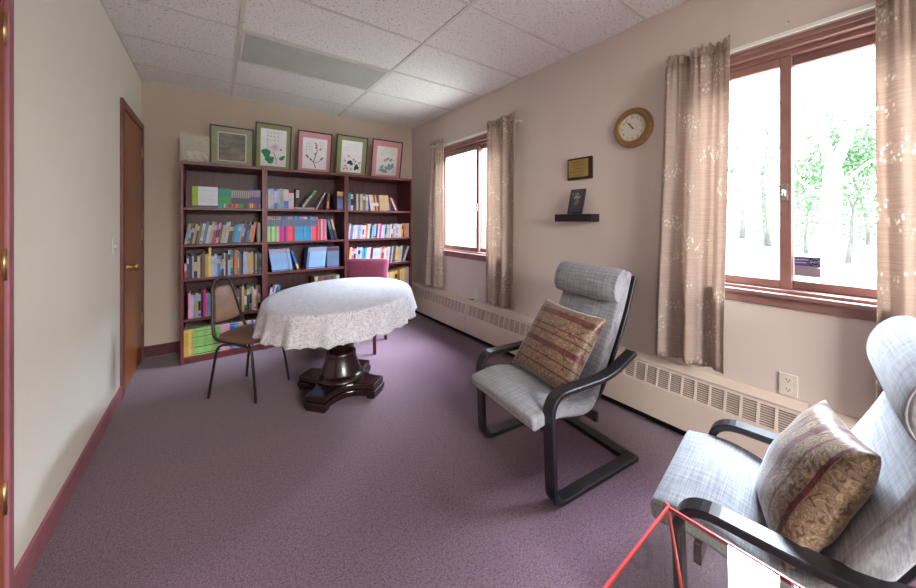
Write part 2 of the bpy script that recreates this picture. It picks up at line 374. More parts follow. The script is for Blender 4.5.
# recessed ceiling light (off)
t = thing('ceiling_light', 'unlit recessed fluorescent ceiling light with grey prismatic diffuser', 'ceiling light', (GX[0], GY, ZC - 0.012))
L, Wd = GX[1] - GX[0], TS
bm = bmesh.new()
for b in ((0.013, L - 0.013, 0.011, 0.028, 0, 0.010), (0.013, L - 0.013, Wd - 0.028, Wd - 0.011, 0, 0.010), (0.013, 0.030, 0.028, Wd - 0.028, 0, 0.010), (L - 0.030, L - 0.013, 0.028, Wd - 0.028, 0, 0.010)): box(bm, *b)
obj('frame', bm, GRID, t)
DIFF = mat('prismatic_diffuser', (0.50, 0.51, 0.46), 0.25, 0.5, noise=(4, 0.05, (1, 1, 1)), bump=(260, 0.25))
boxobj('diffuser', (0.030, L - 0.030, 0.028, Wd - 0.028, 0.004, 0.010), DIFF, t)

# base boards
struct_b = lambda name, b, m: struct(name, (lambda q: (box(q, *b), q)[1])(bmesh.new()), m, 0.003)
struct_b('baseboard_left', (XL, XL + 0.012, 1.714, 3.30, 0, 0.098), MAUVE)
struct_b('baseboard_back', (XL, XR - 0.09, YW - 0.012, YW, 0, 0.10), MAROON_TRIM)
struct_b('baseboard_right', (XR - 0.012, XR, YF, YW - 0.012, 0, 0.05), DARK)

# doors on the left wall
def hinge(parent, y, z):
    bm = bmesh.new(); box(bm, XL, XL + 0.006, y - 0.018, y + 0.018, z - 0.045, z + 0.045)
    tube(bm, [(XL + 0.010, y, z - 0.05), (XL + 0.010, y, z + 0.05)], 0.006)
    obj('hinge', bm, BRASS, parent)
d = thing('door_1', 'orange stained wooden door with brass hinges at the left edge of the picture', 'door', kind='structure')
boxobj('leaf', (XL + 0.0005, XL + 0.010, 0.86, 1.671, 0.01, 2.06), DOORW, d)
bm = bmesh.new(); box(bm, XL, XL + 0.018, 1.678, 1.714, 0, 2.12); box(bm, XL, XL + 0.018, 0.80, 1.678, 2.068, 2.12); box(bm, XL, XL + 0.018, 0.80, 0.852, 0, 2.068)
obj('casing', bm, MAUVE, d, bevel=0.004)
for z in (1.853, 1.121, 0.393): hinge(d, 1.673, z)
d = thing('door_2', 'closed brown wooden door with brass knob near the bookcases', 'door', kind='structure')
boxobj('leaf', (XL + 0.0005, XL + 0.008, 3.362, 4.118, 0.01, 2.06), DOORW, d)
bm = bmesh.new(); box(bm, XL, XL + 0.018, 3.302, 3.362, 0, 2.122); box(bm, XL, XL + 0.018, 3.362, 4.118, 2.062, 2.122); box(bm, XL, XL + 0.018, 4.118, 4.168, 0, 2.122)
obj('casing', bm, mat('brown_mauve_casing', (0.17, 0.062, 0.060), 0.45, 0.4, noise=(8, 0.1, (1, 1, 1))), d, bevel=0.004)
bm = bmesh.new()
lathe(bm, [(0.031, 0), (0.031, 0.006), (0.012, 0.010), (0.011, 0.028), (0.022, 0.034), (0.029, 0.047), (0.027, 0.060), (0.014, 0.068)], 24, Matrix.Translation((XL + 0.008, 3.50, 0.907)) @ Matrix.Rotation(pi / 2, 4, 'Y'))
obj('knob', bm, BRASS, d)
for z in (1.86, 1.13, 0.38): hinge(d, 4.112, z)

# windows on the right wall
def window(n, y0, y1, label):
    wd = thing('window_%d' % n, label, 'window', (XR, (y0 + y1) / 2, WZ0), kind='structure'); h = (y1 - y0) / 2; H = WZ1 - WZ0
    bm = bmesh.new()
    box(bm, -0.004, 0.13, -h, -h + 0.035, 0, H); box(bm, -0.004, 0.13, h - 0.035, h, 0, H)
    box(bm, -0.004, 0.13, -h + 0.035, h - 0.035, H - 0.035, H); box(bm, 0.03, 0.13, -h + 0.035, h - 0.035, H - 0.060, H - 0.035)
    box(bm, 0.0, 0.13, -h + 0.035, h - 0.035, 0.0, 0.015)
    box(bm, -0.016, -0.004, -h - 0.030, -h + 0.012, -0.02, H + 0.012); box(bm, -0.016, -0.004, h - 0.012, h + 0.030, -0.02, H + 0.012)
    box(bm, -0.016, -0.004, -h + 0.012, h - 0.012, H - 0.012, H + 0.012)
    obj('frame', bm, WINF, wd, bevel=0.003)
    def sash(xa, xb, ya, yb, nm):
        bm = bmesh.new(); z0, z1 = 0.016, H - 0.061; s = 0.042
        box(bm, xa, xb, ya, ya + s, z0, z1); box(bm, xa, xb, yb - s, yb, z0, z1); box(bm, xa, xb, ya + s, yb - s, z0, z0 + s); box(bm, xa, xb, ya + s, yb - s, z1 - s, z1)
        so = obj('sash', bm, WINF, wd, bevel=0.003)
        xm = (xa + xb) / 2
        boxobj('pane', (xm - 0.002, xm + 0.002, ya + s, yb - s, z0 + s, z1 - s), PANE, so)
        return so
    m = 0.396 - (y0 + y1) / 2 if n == 1 else 2.780 - (y0 + y1) / 2
    sash(0.035, 0.065, m - 0.022, h - 0.036, 'far'); sash(0.070, 0.100, -h + 0.036, m + 0.02, 'near')
    bm = bmesh.new(); box(bm, 0.020, 0.035, m - 0.012, m + 0.012, 0.45, 0.53); tube(bm, [(0.016, m, 0.50), (0.004, m, 0.47)], 0.006)
    obj('latch', bm, STEEL, wd)
    bm = bmesh.new(); box(bm, -0.040, 0.0, -h - 0.025, h + 0.025, -0.020, 0.0); box(bm, 0.0, 0.15, -h, h, -0.020, 0.0)
    box(bm, -0.014, -0.002, -h - 0.02, h + 0.02, -0.068, -0.020)
    obj('sill', bm, WINF, wd, bevel=0.003)
    return wd
window(1, *WIN[1], 'large sliding window with mauve frame beside the near armchair')
window(2, *WIN[2], 'smaller looking sliding window beside the bookcases')
# invented window behind the photographer, unseen, added to let in fill light
wd = thing('window_3', 'made-up window behind the photographer, added for fill light', 'window', ((x0 + x1) / 2, YF, z0), kind='structure')
bm = bmesh.new(); hw = (x1 - x0) / 2; H3 = z1 - z0
for b in ((-hw, -hw + .05, -.12, 0.01, 0, H3), (hw - .05, hw, -.12, 0.01, 0, H3), (-hw + .05, hw - .05, -.12, 0.01, H3 - .05, H3), (-hw + .05, hw - .05, -.12, 0.02, 0, .05), (-.02, .02, -.09, -.05, .05, H3 - .05)): box(bm, *b)
obj('frame', bm, WINF, wd)

# ------------------------------------------------------------------ outdoors
LAWN = mat('pale_lawn', (0.47, 0.48, 0.40), 0.9, 0.1, noise=(0.8, 0.15, (1, 1, 1)))
bm = bmesh.new(); box(bm, XR + T + 0.02, 90, -60, 60, -0.42, -0.32); struct('ground', bm, LAWN)
BARK = mat('pale_bark', (0.62, 0.58, 0.52), 0.8, 0.2, noise=(4, 0.2, (1, 1, 0.4)))
GREYBARK = mat('grey_bark', (0.26, 0.25, 0.24), 0.85, 0.2, noise=(5, 0.25, (1, 1, 0.4)))
LEAF = mat('green_leaves', (0.13, 0.29, 0.12), 0.6, 0.3, noise=(3, 0.35, (1, 1, 1)))
LEAF2 = mat('brownish_leaves', (0.30, 0.26, 0.22), 0.6, 0.3, noise=(3, 0.3, (1, 1, 1)))
LEAF3 = mat('sage_leaves', (0.30, 0.34, 0.27), 0.6, 0.3, noise=(3, 0.3, (1, 1, 1)))
def at(px, dist):     # bearing of a picture column, for planting trees out there
    a = 0.6261 + math.atan((px - 458) / 336.3); return Vector((sin(a) * dist, cos(a) * dist, -0.32))
def tree(name, label, px, dist, h, rt, leaves, nl, crown, bark, leafm, seed, lean=0.0, cat='tree'):
    r = random.Random(seed); t = thing(name, label, cat, at(px, dist), -(0.6261 + math.atan((px - 458) / 336.3)))
    bm = bmesh.new(); ends = []
    def branch(p, d, l, rad, depth):
        pts = [p]; q = p.copy(); dd = d.copy()
        for i in range(5):
            dd = (dd + Vector((r.uniform(-.16, .16), r.uniform(-.16, .16), r.uniform(-.02, .12)))).normalized(); q = q + dd * l / 5; pts.append(q.copy())
        tube(bm, pts, [rad * (1 - 0.11 * i) for i in range(6)], 7)
        if depth == 0: ends.append(q); return
        for k in range(2 if depth > 2 else 3):
            a = r.uniform(0, 2 * pi); nd = (dd + Vector((cos(a), sin(a), 0.25)) * r.uniform(.35, .75)).normalized()
            branch(pts[-1] if k < 2 else pts[3], nd, l * r.uniform(.55, .75), rad * .5, depth - 1)
        ends.append(pts[-1])
    branch(Vector((0, 0, -0.02)), Vector((lean, 0, 1)), h * 0.42, rt, 3)
    obj('trunk', bm, bark, t)
    if nl:
        bm = bmesh.new(); cx_, cz, rx, rz = crown
        for i in range(nl):
            e = ends[i % len(ends)]
            c = e + Vector((r.gauss(0, .45), r.gauss(0, .45), r.gauss(0, .4))) if i % 3 else Vector((cx_ + r.gauss(0, rx * .5), r.gauss(0, rx * .4), cz + r.gauss(0, rz * .5)))
            s = r.uniform(.04, .085) * leaves; u = Vector((r.uniform(-1, 1), r.uniform(-1, 1), r.uniform(-1, 1))).normalized(); v = u.orthogonal().normalized()
            if c.z < 0.1: continue
            bm.faces.new([bm.verts.new(c + u * s), bm.verts.new(c + v * s * .5), bm.verts.new(c - u * s), bm.verts.new(c - v * s * .5)])
        f = obj('foliage', bm, leafm, t); f['kind'] = 'stuff'
    return t
def birch():
    r = random.Random(3); t = thing('tree', 'forked tree with pale trunk seen through the right pane of the near window', 'tree', at(826, 13), -(0.6261 + math.atan((826 - 458) / 336.3)))
    bm = bmesh.new(); tube(bm, [(0, 0, -.02), (.03, 0, .8), (.10, 0, 1.8), (.12, 0, 2.9)], [.27, .22, .19, .18], 10)
    f = Vector((.12, 0, 2.85)); br = [[f, (-.02, 0, 3.6), (-.22, .1, 4.6), (-.35, .1, 6.2)], [f, (.36, 0, 3.7), (.62, -.1, 4.6), (.95, -.1, 6.4)], [(-.22, .1, 4.6), (-.7, .2, 5.2), (-1.2, .2, 5.6)], [(.62, -.1, 4.6), (1.1, 0, 4.9), (1.6, .1, 5.3)], [(.36, 0, 3.7), (.1, .2, 4.6), (.2, .3, 5.6)], [(.08, 0, 2.0), (-.5, .1, 2.7), (-.9, .1, 3.4)], [(.95, -.1, 6.0), (1.3, 0, 6.5)], [(.10, 0, 2.3), (.7, 0, 3.0), (1.3, .1, 3.3)]]
    for k, b in enumerate(br): tube(bm, b, [.13, .10, .07, .04][:len(b)] if k < 2 else [.05, .035, .015][:len(b)], 7)
    obj('trunk', bm, BARK, t); bm = bmesh.new()
    for i in range(1300):
        b = br[2 + i % 6]; e = Vector(b[-1]).lerp(Vector(b[-2]), r.random()); c = e + Vector((r.gauss(0, .45), r.gauss(0, .4), r.gauss(0, .45)))
        s_ = r.uniform(.03, .07); u = Vector((r.uniform(-1, 1), r.uniform(-1, 1), r.uniform(-1, 1))).normalized(); v = u.orthogonal()
        bm.faces.new([bm.verts.new(c + u * s_), bm.verts.new(c + v * s_ * .5), bm.verts.new(c - u * s_), bm.verts.new(c - v * s_ * .5)])
    obj('foliage', bm, LEAF3, t)['kind'] = 'stuff'
birch()
tree('shrub', 'dense bright green shrub growing behind the forked pale tree', 848, 19, 5.0, 0.08, 1.3, 3000, (0, 3.0, 1.9, 2.2), GREYBARK, LEAF, 5, cat='shrub')
tree('shrub', 'lower green shrub to the left of the forked pale tree', 806, 23, 4.6, 0.08, 1.5, 1200, (0, 2.4, 1.8, 2.0), GREYBARK, LEAF, 8, cat='shrub')
tree('tree', 'thin brownish tree just beyond the right pane beside the curtain', 868, 34, 10.0, 0.12, 1.8, 700, (0, 4.0, 2.2, 3.4), GREYBARK, LEAF2, 12)
tree('tree', 'bare pale tree nearest the sash in the left pane of the near window', 768, 28, 10.5, 0.18, 1.3, 420, (0, 4.5, 2.0, 3.0), GREYBARK, LEAF2, 21)
tree('tree', 'bare pale tree beside the curtain in the left pane of the near window', 742, 38, 14.0, 0.24, 1.8, 420, (0, 5.5, 2.6, 3.6), GREYBARK, LEAF2, 27)

# ------------------------------------------------------------------ bookcases and books
SH = [0.060, 0.390, 0.745, 1.045, 1.370]              # shelf tops
BTOP, BY0, BY1 = 1.775, 3.757, 4.150
BAYS = [(-0.243, 0.395), (0.395, 1.187), (1.187, 2.010)]
BNAME = ['left', 'middle', 'right']
for i, (a, b) in enumerate(BAYS):
    t = thing('bookcase', ['cherry bookcase at the left end of the row, nearest the brown door', 'cherry bookcase in the middle of the row, between the other two', 'cherry bookcase at the right end of the row, nearest the windows'][i], 'bookcase', ((a + b) / 2, BY0, 0), 0, 'cherry bookcases along the back wall')
    h = (b - a) / 2 - 0.0006; D = BY1 - BY0
    for s in (-1, 1):
        bm = bmesh.new(); box(bm, *((-h, -h + 0.022) if s < 0 else (h - 0.022, h)), 0, D, 0, BTOP - 0.030); obj('side_panel', bm, CHERRY, t, bevel=0.002)
    boxobj('top_panel', (-h, h, -0.008, D, BTOP - 0.030, BTOP), CHERRY, t, 0.004)
    boxobj('back_panel', (-h + 0.022, h - 0.022, D - 0.008, D - 0.001, 0.01, BTOP - 0.030), CHERRY_B, t)
    boxobj('plinth', (-h + 0.022, h - 0.022, 0.012, D - 0.010, 0.0, SH[0] - 0.022), CHERRY, t)
    for z in SH: boxobj('shelf', (-h + 0.022, h - 0.022, 0.004, D - 0.009, z - 0.022, z), CHERRY, t, 0.002)

ORD = 'first second third fourth fifth sixth seventh eighth ninth tenth eleventh twelfth thirteenth fourteenth fifteenth sixteenth seventeenth eighteenth nineteenth twentieth'.split()
SHELFNAME = {4: 'top shelf', 3: 'second shelf', 2: 'third shelf', 1: 'fourth shelf', 0: 'bottom shelf'}
PAL = {
 'grey': (150, 150, 148), 'dark grey': (70, 68, 72), 'black': (32, 30, 34), 'white': (178, 178, 182), 'cream': (168, 156, 130), 'lime': (150, 192, 104), 'tan': (172, 138, 96), 'brown': (110, 74, 48),
 'navy': (34, 44, 84), 'blue': (52, 96, 176), 'light blue': (126, 166, 214), 'sky blue': (56, 146, 196), 'teal': (28, 128, 128), 'dark green': (28, 70, 48), 'green': (58, 148, 78), 'olive': (98, 100, 58),
 'bright green': (132, 184, 112), 'yellow': (206, 190, 92), 'gold': (190, 150, 60), 'orange': (206, 110, 56), 'red': (186, 44, 48), 'maroon': (84, 26, 38), 'pink': (222, 150, 176), 'magenta': (214, 40, 140), 'rose': (224, 78, 108),
 'purple': (86, 52, 120), 'lavender': (190, 170, 212), 'peach': (236, 164, 122), 'lilac grey': (150, 140, 160), 'pale green': (178, 214, 160), 'slate blue': (86, 108, 140)}
def cover(c): return mat('cover_' + c.replace(' ', '_'), srgb(*PAL[c]), 0.45, 0.4, noise=(14, 0.14, (1, 1, 1)))
BOOKN = 0
def book_mesh(tk, h, dp, band):
    """origin at the lower left front corner; the spine faces -y"""
    bm = bmesh.new(); c = 0.0018
    box(bm, 0, c, 0.0015, dp, 0, h); box(bm, tk - c, tk, 0.0015, dp, 0, h); box(bm, 0, tk, 0, 0.0015, 0, h)
    box(bm, c, tk - c, 0.0015, dp - 0.004, 0.003, h - 0.003, 1)
    for z0, z1, mi in band: box(bm, 0.0006, tk - 0.0006, -0.0005, 0.0, z0 * h, z1 * h, mi)
    bmesh.ops.recalc_face_normals(bm, faces=bm.faces)
    return bm
def put_book(x, y, z, tk, h, dp, col, lean, label, group, band=(), bc=('white', 'black')):
    bm = book_mesh(tk, h, dp, band)
    o = obj('book', bm, [cover(col), PAPER, cover(bc[0]), cover(bc[1])])
    a = R(lean); zz = z + 0.0005 + (tk * sin(a) if a > 0 else 0.0)   # a>0: top leans right, pivot on the lower right corner
    o.location = (x, y, zz); o.rotation_euler = (0, a, 0)
    return tag(o, label, 'book', group)
def row(bay, sh, x, specs, lean=0.0, gap=0.0005, extra=0, y0=0.022):
    """specs: list of (colour, thickness, height, depth, band, bandcolours, lean or None)"""
    n = len(specs) + extra
    for i, s in enumerate(specs):
        col, tk, h, dp = s[:4]; band = s[4] if len(s) > 4 else (); bc = s[5] if len(s) > 5 else ('white', 'black'); ln = s[6] if len(s) > 6 and s[6] is not None else lean
        k = i + 1
        if k <= (n + 1) // 2: place = '%s from the left' % ORD[k - 1]
        else: place = '%s from the right' % ORD[n - k]
        size = 'tall' if h > 0.235 else ('low' if h < 0.15 else 'upright')
        st = 'leaning' if abs(ln) > 4 else size
        if tk < 0.0145: st += ' thin'
        elif tk > 0.032: st += ' thick'
        lab = '%s %s book, %s, %s of %s bookcase' % (st, col, place, SHELFNAME[sh], BNAME[bay])
        a = R(ln)
        wx = tk / cos(a)
        if a >= 0: xx = x + h * 0 ; px_ = xx
        else: px_ = x
        put_book(px_, BY0 + y0 + rnd.uniform(0, 0.012), SH[sh], tk, h, dp, col, ln, lab, 'books on the %s of the %s bookcase' % (SHELFNAME[sh], BNAME[bay]), band, bc)
        x += wx + gap
    return x
def mixrow(cols, hs, tks, r, bandp=0.6):
    o = []
    for c in cols:
        h = r.uniform(*hs); tk = r.uniform(*tks); b = ()
        q = r.random(); bc = (r.choice(['white', 'cream', 'grey', 'black', 'gold', 'light blue']), r.choice(['black', 'white', 'navy', 'maroon', 'cream']))
        if q < bandp * .5: b = ((.62, .84, 2),)
        elif q < bandp: b = ((.30, .70, 2), (.08, .14, 3))
        o.append((c, tk, h, r.uniform(.13, .17), b, bc))
    return o
def fit(specs, width, lean=0.0, gap=0.0005):
    tot = sum(s[1] for s in specs) / cos(R(lean)) + gap * len(specs); k = (width) / tot
    return [(s[0], s[1] * k) + tuple(s[2:]) for s in specs]
r = random.Random(11)
# --- left bookcase, top shelf
s = [('maroon', .019, .180, .15), ('maroon', .019, .180, .15)]
x = row(0, 4, -0.205, s, 0, extra=22)
t = thing('desk_calendar', 'white desk calendar with green left strip standing on top shelf of left bookcase', 'calendar', (x + .003, BY0 + 0.010, SH[4] + .0005))
CALW = mat('calendar_page', srgb(206, 208, 216), .6, .2, noise=(20, .06, (1, 1, 1)))
bm = bmesh.new(); box(bm, 0, .185, 0, .024, 0, .188); obj('body', bm, CALW, t, bevel=.001)
boxobj('strip', (0.0, .043, -.0012, -.0002, .022, .188), cover('olive') if False else mat('lime_strip', srgb(140, 166, 50), .5, .3, noise=(14, .15, (1, 1, 1))), t)
boxobj('band', (0.0, .185, -.0012, -.0002, 0, .020), cover('dark grey'), t)
bm = bmesh.new()
for k in range(1, 7): box(bm, .046 + .0195 * k, .047 + .0195 * k, -.0009, -.0002, .030, .172)
for k in range(1, 6): box(bm, .048, .182, -.0010, -.0002, .030 + .0235 * k, .031 + .0235 * k)
obj('grid_lines', bm, mat('calendar_lines', srgb(160, 166, 186), .6, .2, noise=(20, .05, (1, 1, 1))), t)
x += .191
s = [('green', .0148, .178, .15, ((.62, .95, 2), (.02, .22, 3)), ('teal', c)) for c in ('sky blue', 'sky blue', 'teal', 'yellow', 'sky blue', 'red', 'navy')]
s += [('dark grey', .0172, .176, .15, ((.55, .95, 2), (.02, .24, 3)), ('grey', c)) for c in ('rose', 'red', 'tan', 'orange', 'green', 'green', 'dark green', 'maroon', 'brown')]
s += [('purple', .0162, .180, .15, ((.60, .96, 2), (.02, .26, 3)), ('lilac grey', c)) for c in ('yellow', 'yellow', 'red', 'blue', 'maroon', 'rose')]
n_ = len(s)
def lab_off(specs, bay, sh, x, off, total, lean=0.0, gp=.0024):
    for i, q in enumerate(specs):
        k = off + i + 1; place = '%s from left' % ORD[k - 1] if k <= (total + 1) // 2 else '%s from right' % ORD[total - k]
        mark = ' with %s foot' % q[5][1] if len(q) > 5 else ''
        put_book(x, BY0 + .022, SH[sh], q[1], q[2], q[3], q[0], lean, 'slim %s book%s, %s, %s of %s bookcase' % (q[0], mark, place, SHELFNAME[sh], BNAME[bay]), 'books on the %s of the %s bookcase' % (SHELFNAME[sh], BNAME[bay]), q[4] if len(q) > 4 else (), q[5] if len(q) > 5 else ('white', 'black'))
        x += q[1] + gp
    return x
s = fit(s, .371 - x - .004 - .0022 * len(s))
lab_off(s, 0, 4, x, 2, 24)
# --- left bookcase, second shelf: books leaning to the right
c = 'grey|olive|dark green|tan|navy|olive|white|slate blue|white|grey|red|magenta|light blue|brown|cream|light blue|white|dark grey|maroon|teal|sky blue|sky blue|grey|brown|navy|slate blue|lilac grey|orange'.split('|')
s = mixrow(c, (.165, .200), (.012, .022), r); s = fit(s, .520, 9)
x = row(0, 3, -.218, s, 9, extra=7)
c2 = 'black|lilac grey|tan|cream|orange|grey|dark grey'.split('|')
for i, q in enumerate(fit(mixrow(c2, (.17, .20), (.010, .016), r), .365 - x - .035)):
    put_book(x + .030, BY0 + .025, SH[3], q[1], q[2], q[3], q[0], 0, 'upright %s book, %s from the right, second shelf of left bookcase' % (q[0], ORD[6 - i]), 'books, second shelf of left bookcase', q[4], q[5]); x += q[1] + .0005
# --- third shelf
c = 'red|dark grey|navy|lilac grey|black|cream|dark green|brown|tan|yellow|white|light blue|slate blue|blue|black|white|maroon|light blue|teal|dark green|orange|sky blue|brown|black|light blue|cream|tan|tan|navy|grey|dark green|slate blue'.split('|')
s = mixrow(c, (.185, .235), (.014, .034), r); s[0] = ('red', .022, .135, .15, ((.5, .95, 2),), ('lavender', 'black')); s[9] = ('yellow', .026, .262, .16); s = fit(s, .582)
row(0, 2, -.216, s)
# --- fourth shelf
c = 'pink|lavender|grey|cream|light blue|maroon|magenta|white|light blue|white|blue|peach|light blue|teal|dark green|dark grey|white|olive|dark green|navy|brown|dark grey|tan|olive|dark green|cream|grey|pink|tan|black'.split('|')
s = mixrow(c, (.195, .250), (.014, .022), r); s = fit(s, .552)
row(0, 1, -.190, s)
# --- bottom shelf: wide colourful volumes
TH = ((.0, .999, 2),)
s = [(c, tk, .236, .30) for c, tk in [('gold', .030), ('yellow', .036), ('bright green', .030), ('lime', .030), ('bright green', .030), ('lime', .034), ('lime', .030), ('bright green', .026), ('pink', .034), ('pink', .030), ('blue', .036), ('sky blue', .034), ('peach', .030), ('peach', .030), ('lavender', .030), ('navy', .018), ('lavender', .028), ('grey', .036)]]
s = [(c, tk, h, d, ((.04, .07, 2), (.30, .33, 2), (.68, .70, 2), (.90, .92, 3)), ('dark grey' if c in ('bright green', 'lime') else 'cream', 'olive' if c in ('bright green', 'lime') else 'white')) for c, tk, h, d in s]
s = fit(s, .590); row(0, 0, -.219, s, y0=.010)
# --- middle bookcase, top shelf
s = [('light blue', .026, .200, .15, ((.1, .9, 2),), ('white', 'blue')), ('light blue', .026, .200, .15, ((.2, .7, 2),), ('white', 'blue')), ('slate blue', .024, .198, .15, ((.3, .9, 2),), ('lavender', 'blue')), ('light blue', .026, .198, .15, ((.05, .3, 3),), ('white', 'sky blue')), ('cream', .016, .205, .15), ('grey', .018, .200, .15), ('white', .046, .200, .16, ((.02, .42, 3),), ('white', 'blue')), ('pink', .048, .165, .16, ((.2, .8, 2),), ('white', 'red'))]
x = row(1, 4, .425, s, extra=6)
G = 'books on the top shelf of the middle bookcase'
FZ = SH[4]
fb = obj('book', book_mesh(.022, .20, .15, ()), [cover('lilac grey'), PAPER]); fb.location = (x + .200, BY0 + .03, FZ + .0005 + .022); fb.location.x = x + .004; fb.rotation_euler = (0, R(90), 0)
tag(fb, 'pale book lying flat on the top shelf of the middle bookcase', 'book', G)
put_book(x + .012, BY0 + .030, FZ + .0225, .030, .190, .14, 'black', 3, 'black and white book standing upright on the flat pale book', G, ((.50, .92, 2),), ('white', 'black'))
put_book(x + .078, BY0 + .030, FZ + .0225, .022, .210, .14, 'pale green', 36, 'pale green book tilted steeply above the flat pale book', G, ((.04, .62, 2), (.66, .98, 3)), ('grey', 'green'))
put_book(x + .2115, BY0 + .030, FZ, .012, .205, .14, 'grey', 27, 'thin grey book leaning towards the brown one on the middle top shelf', G)
put_book(x + .2280 + .093, BY0 + .030, FZ, .024, .180, .14, 'brown', 4, 'tan brown book beside the gold-topped pair on the middle top shelf', G, ((.1, .5, 2),), ('tan', 'black'))
for i in range(2):
    put_book(1.160 - .034 * (2 - i), BY0 + .024, FZ, .033, .205, .15, 'purple', 0, 'dark purple volume with gold top, %s, top shelf of middle bookcase' % ('second from the right' if i == 0 else 'rightmost'), G, ((.76, .99, 2), (.1, .6, 3)), ('gold', 'slate blue'))
# --- middle, second shelf: the bright series
DK = 'slate blue'
def series(c, cap, tk=.019): return (c, tk, .250, .17, ((.60, .88, 2), (.90, .99, 3)), (DK, cap))
s = [series('pale green', 'rose'), series('bright green', 'rose'), series('pale green', 'red'), series('bright green', 'red'), series('white', 'green'), series('magenta', 'sky blue'), series('magenta', 'purple'), series('purple', 'blue'), series('magenta', 'teal'), series('rose', 'sky blue'), series('rose', 'sky blue'), series('red', 'blue')]
s += [series('sky blue', cc) for cc in ('sky blue', 'blue', 'sky blue', 'rose', 'peach', 'lavender', 'purple', 'sky blue')] + [series('rose', 'sky blue'), series('rose', 'blue'), series('red', 'sky blue')]
s = fit(s, .470)
s += [('rose', .018, .225, .16), ('maroon', .012, .222, .16), ('pink', .024, .225, .16, ((.45, .65, 2),), ('white', 'black')), ('rose', .020, .225, .16), ('grey', .015, .222, .16)]
x = row(1, 3, .421, s, extra=2)
G = 'books on the second shelf of the middle bookcase'
put_book(x + .052, BY0 + .03, SH[3], .028, .235, .16, 'navy', -13, 'navy book leaning left, second from the right, second shelf of middle bookcase', G, ((.5, .9, 2),), ('slate blue', 'black'))
put_book(x + .090, BY0 + .03, SH[3], .026, .235, .16, 'black', -13, 'black and tan book leaning left, rightmost, second shelf of middle bookcase', G, ((.45, .97, 2),), ('tan', 'white'))
# --- middle, third shelf: light blue sets
def lb(tk=.030, c='light blue'): return (c, tk, .225, .17, ((.80, .97, 2), (.03, .06, 3)), ('lilac grey', 'navy'))
s = [lb(.034), lb(.030), lb(.028), lb(.034), lb(.028), lb(.026)]
x = row(1, 2, .464, s, -9, extra=14)
G = 'books on the third shelf of the middle bookcase'
put_book(x + .044, BY0 + .03, SH[2], .020, .205, .16, 'blue', -18, 'blue and yellow book at the gap, third shelf of middle bookcase', G, ((.05, .30, 2),), ('yellow', 'white'))
x = .775
for i, (tk, c) in enumerate([(.022, 'slate blue'), (.030, 'light blue'), (.026, 'light blue'), (.028, 'light blue'), (.026, 'light blue'), (.026, 'light blue'), (.024, 'light blue')]):
    q = lb(tk, c); put_book(x, BY0 + .03, SH[2], tk, q[2], q[3], c, 6, '%s book right of the gap, %s from the gap, third shelf of middle bookcase' % (c, ORD[i]), G, q[4], q[5]); x += tk / cos(R(6)) + .0005
x += .026
for i in range(6):
    q = lb(.0205, 'slate blue'); 
    if x + .0205 < 1.162: put_book(x, BY0 + .03, SH[2], .0205, .222, .17, 'slate blue', 0, 'upright slate blue book, %s from the right, third shelf of middle bookcase' % ORD[5 - i], G, q[4], ('maroon', 'navy'))
    x += .021
# --- middle, fourth shelf
s = [('white', .020, .200, .15, (), ('white', 'black'), 8), ('purple', .016, .215, .15, ((.4, .7, 2),), ('white', 'black'), 8), ('lavender', .016, .215, .15, (), ('white', 'black'), 8)]
x = row(1, 1, .420, s, extra=1)
put_book(x + .033, BY0 + .03, SH[1], .026, .212, .15, 'teal', 0, 'upright teal book beside the three leaning ones, fourth shelf of middle bookcase', 'books on the fourth shelf of the middle bookcase')
x = .86
for i, c in enumerate('tan|dark grey|brown|maroon|dark grey|maroon|brown|grey'.split('|')):
    put_book(x, BY0 + .03, SH[1], .032, .262, .16, c, 0, '%s book behind the table top, %s from the right, fourth shelf of middle bookcase' % (c, ORD[7 - i]), 'books on the fourth shelf of the middle bookcase'); x += .0325
# --- right bookcase
c = 'slate blue|white|black|cream|dark grey|cream|olive|lilac grey'.split('|')
s = mixrow(c, (.180, .198), (.020, .034), r, .2); s[0] = ('slate blue', .030, .196, .15, ((.55, .97, 2),), ('teal', 'white')); s = fit(s, .235)
x = row(2, 4, 1.213, s, extra=11)
G = 'books on the top shelf of the right bookcase'
x += .030
lst = [('lavender', .018), ('cream', .018), ('gold', .016), ('maroon', .016), ('orange', .018), ('navy', .020)]
for i, (c, tk) in enumerate(lst):
    put_book(x, BY0 + .03, SH[4], tk, .185, .15, c, -8, '%s book leaning left, %s from the right, top shelf of right bookcase' % (c, ORD[10 - i]), G, ((.3, .5, 2),), ('white', 'black')); x += tk / cos(R(8)) + .0005
x += .006
for i, (c, tk) in enumerate([('tan', .060), ('tan', .060), ('black', .022)]):
    put_book(x, BY0 + .03, SH[4], tk, .185, .15, c, -6, 'thick %s volume leaning left, %s from the right, top shelf of right bookcase' % (c, ORD[4 - i]), G); x += tk / cos(R(6)) + .0005
x += .056
for i, (c, tk) in enumerate([('pink', .018), ('maroon', .018)]):
    put_book(x, BY0 + .03, SH[4], tk, .165, .15, c, -24, '%s book leaning steeply left, %s, top shelf of right bookcase' % (c, ['second from the right', 'rightmost'][i]), G); x += tk / cos(R(24)) + .0005
c = 'white|slate blue|lavender|white|light blue|lilac grey|white|white|lavender|orange|white|dark green|light blue|grey|navy|white|magenta|white|light blue|olive|grey|cream|lavender|navy|tan|light blue|white|white|peach|grey'.split('|')
s = mixrow(c, (.150, .175), (.018, .028), r, .35); s = fit(s, .672, 6); x = row(2, 3, 1.213, s, 6, extra=3)
G = 'books on the second shelf of the right bookcase'
x += .022
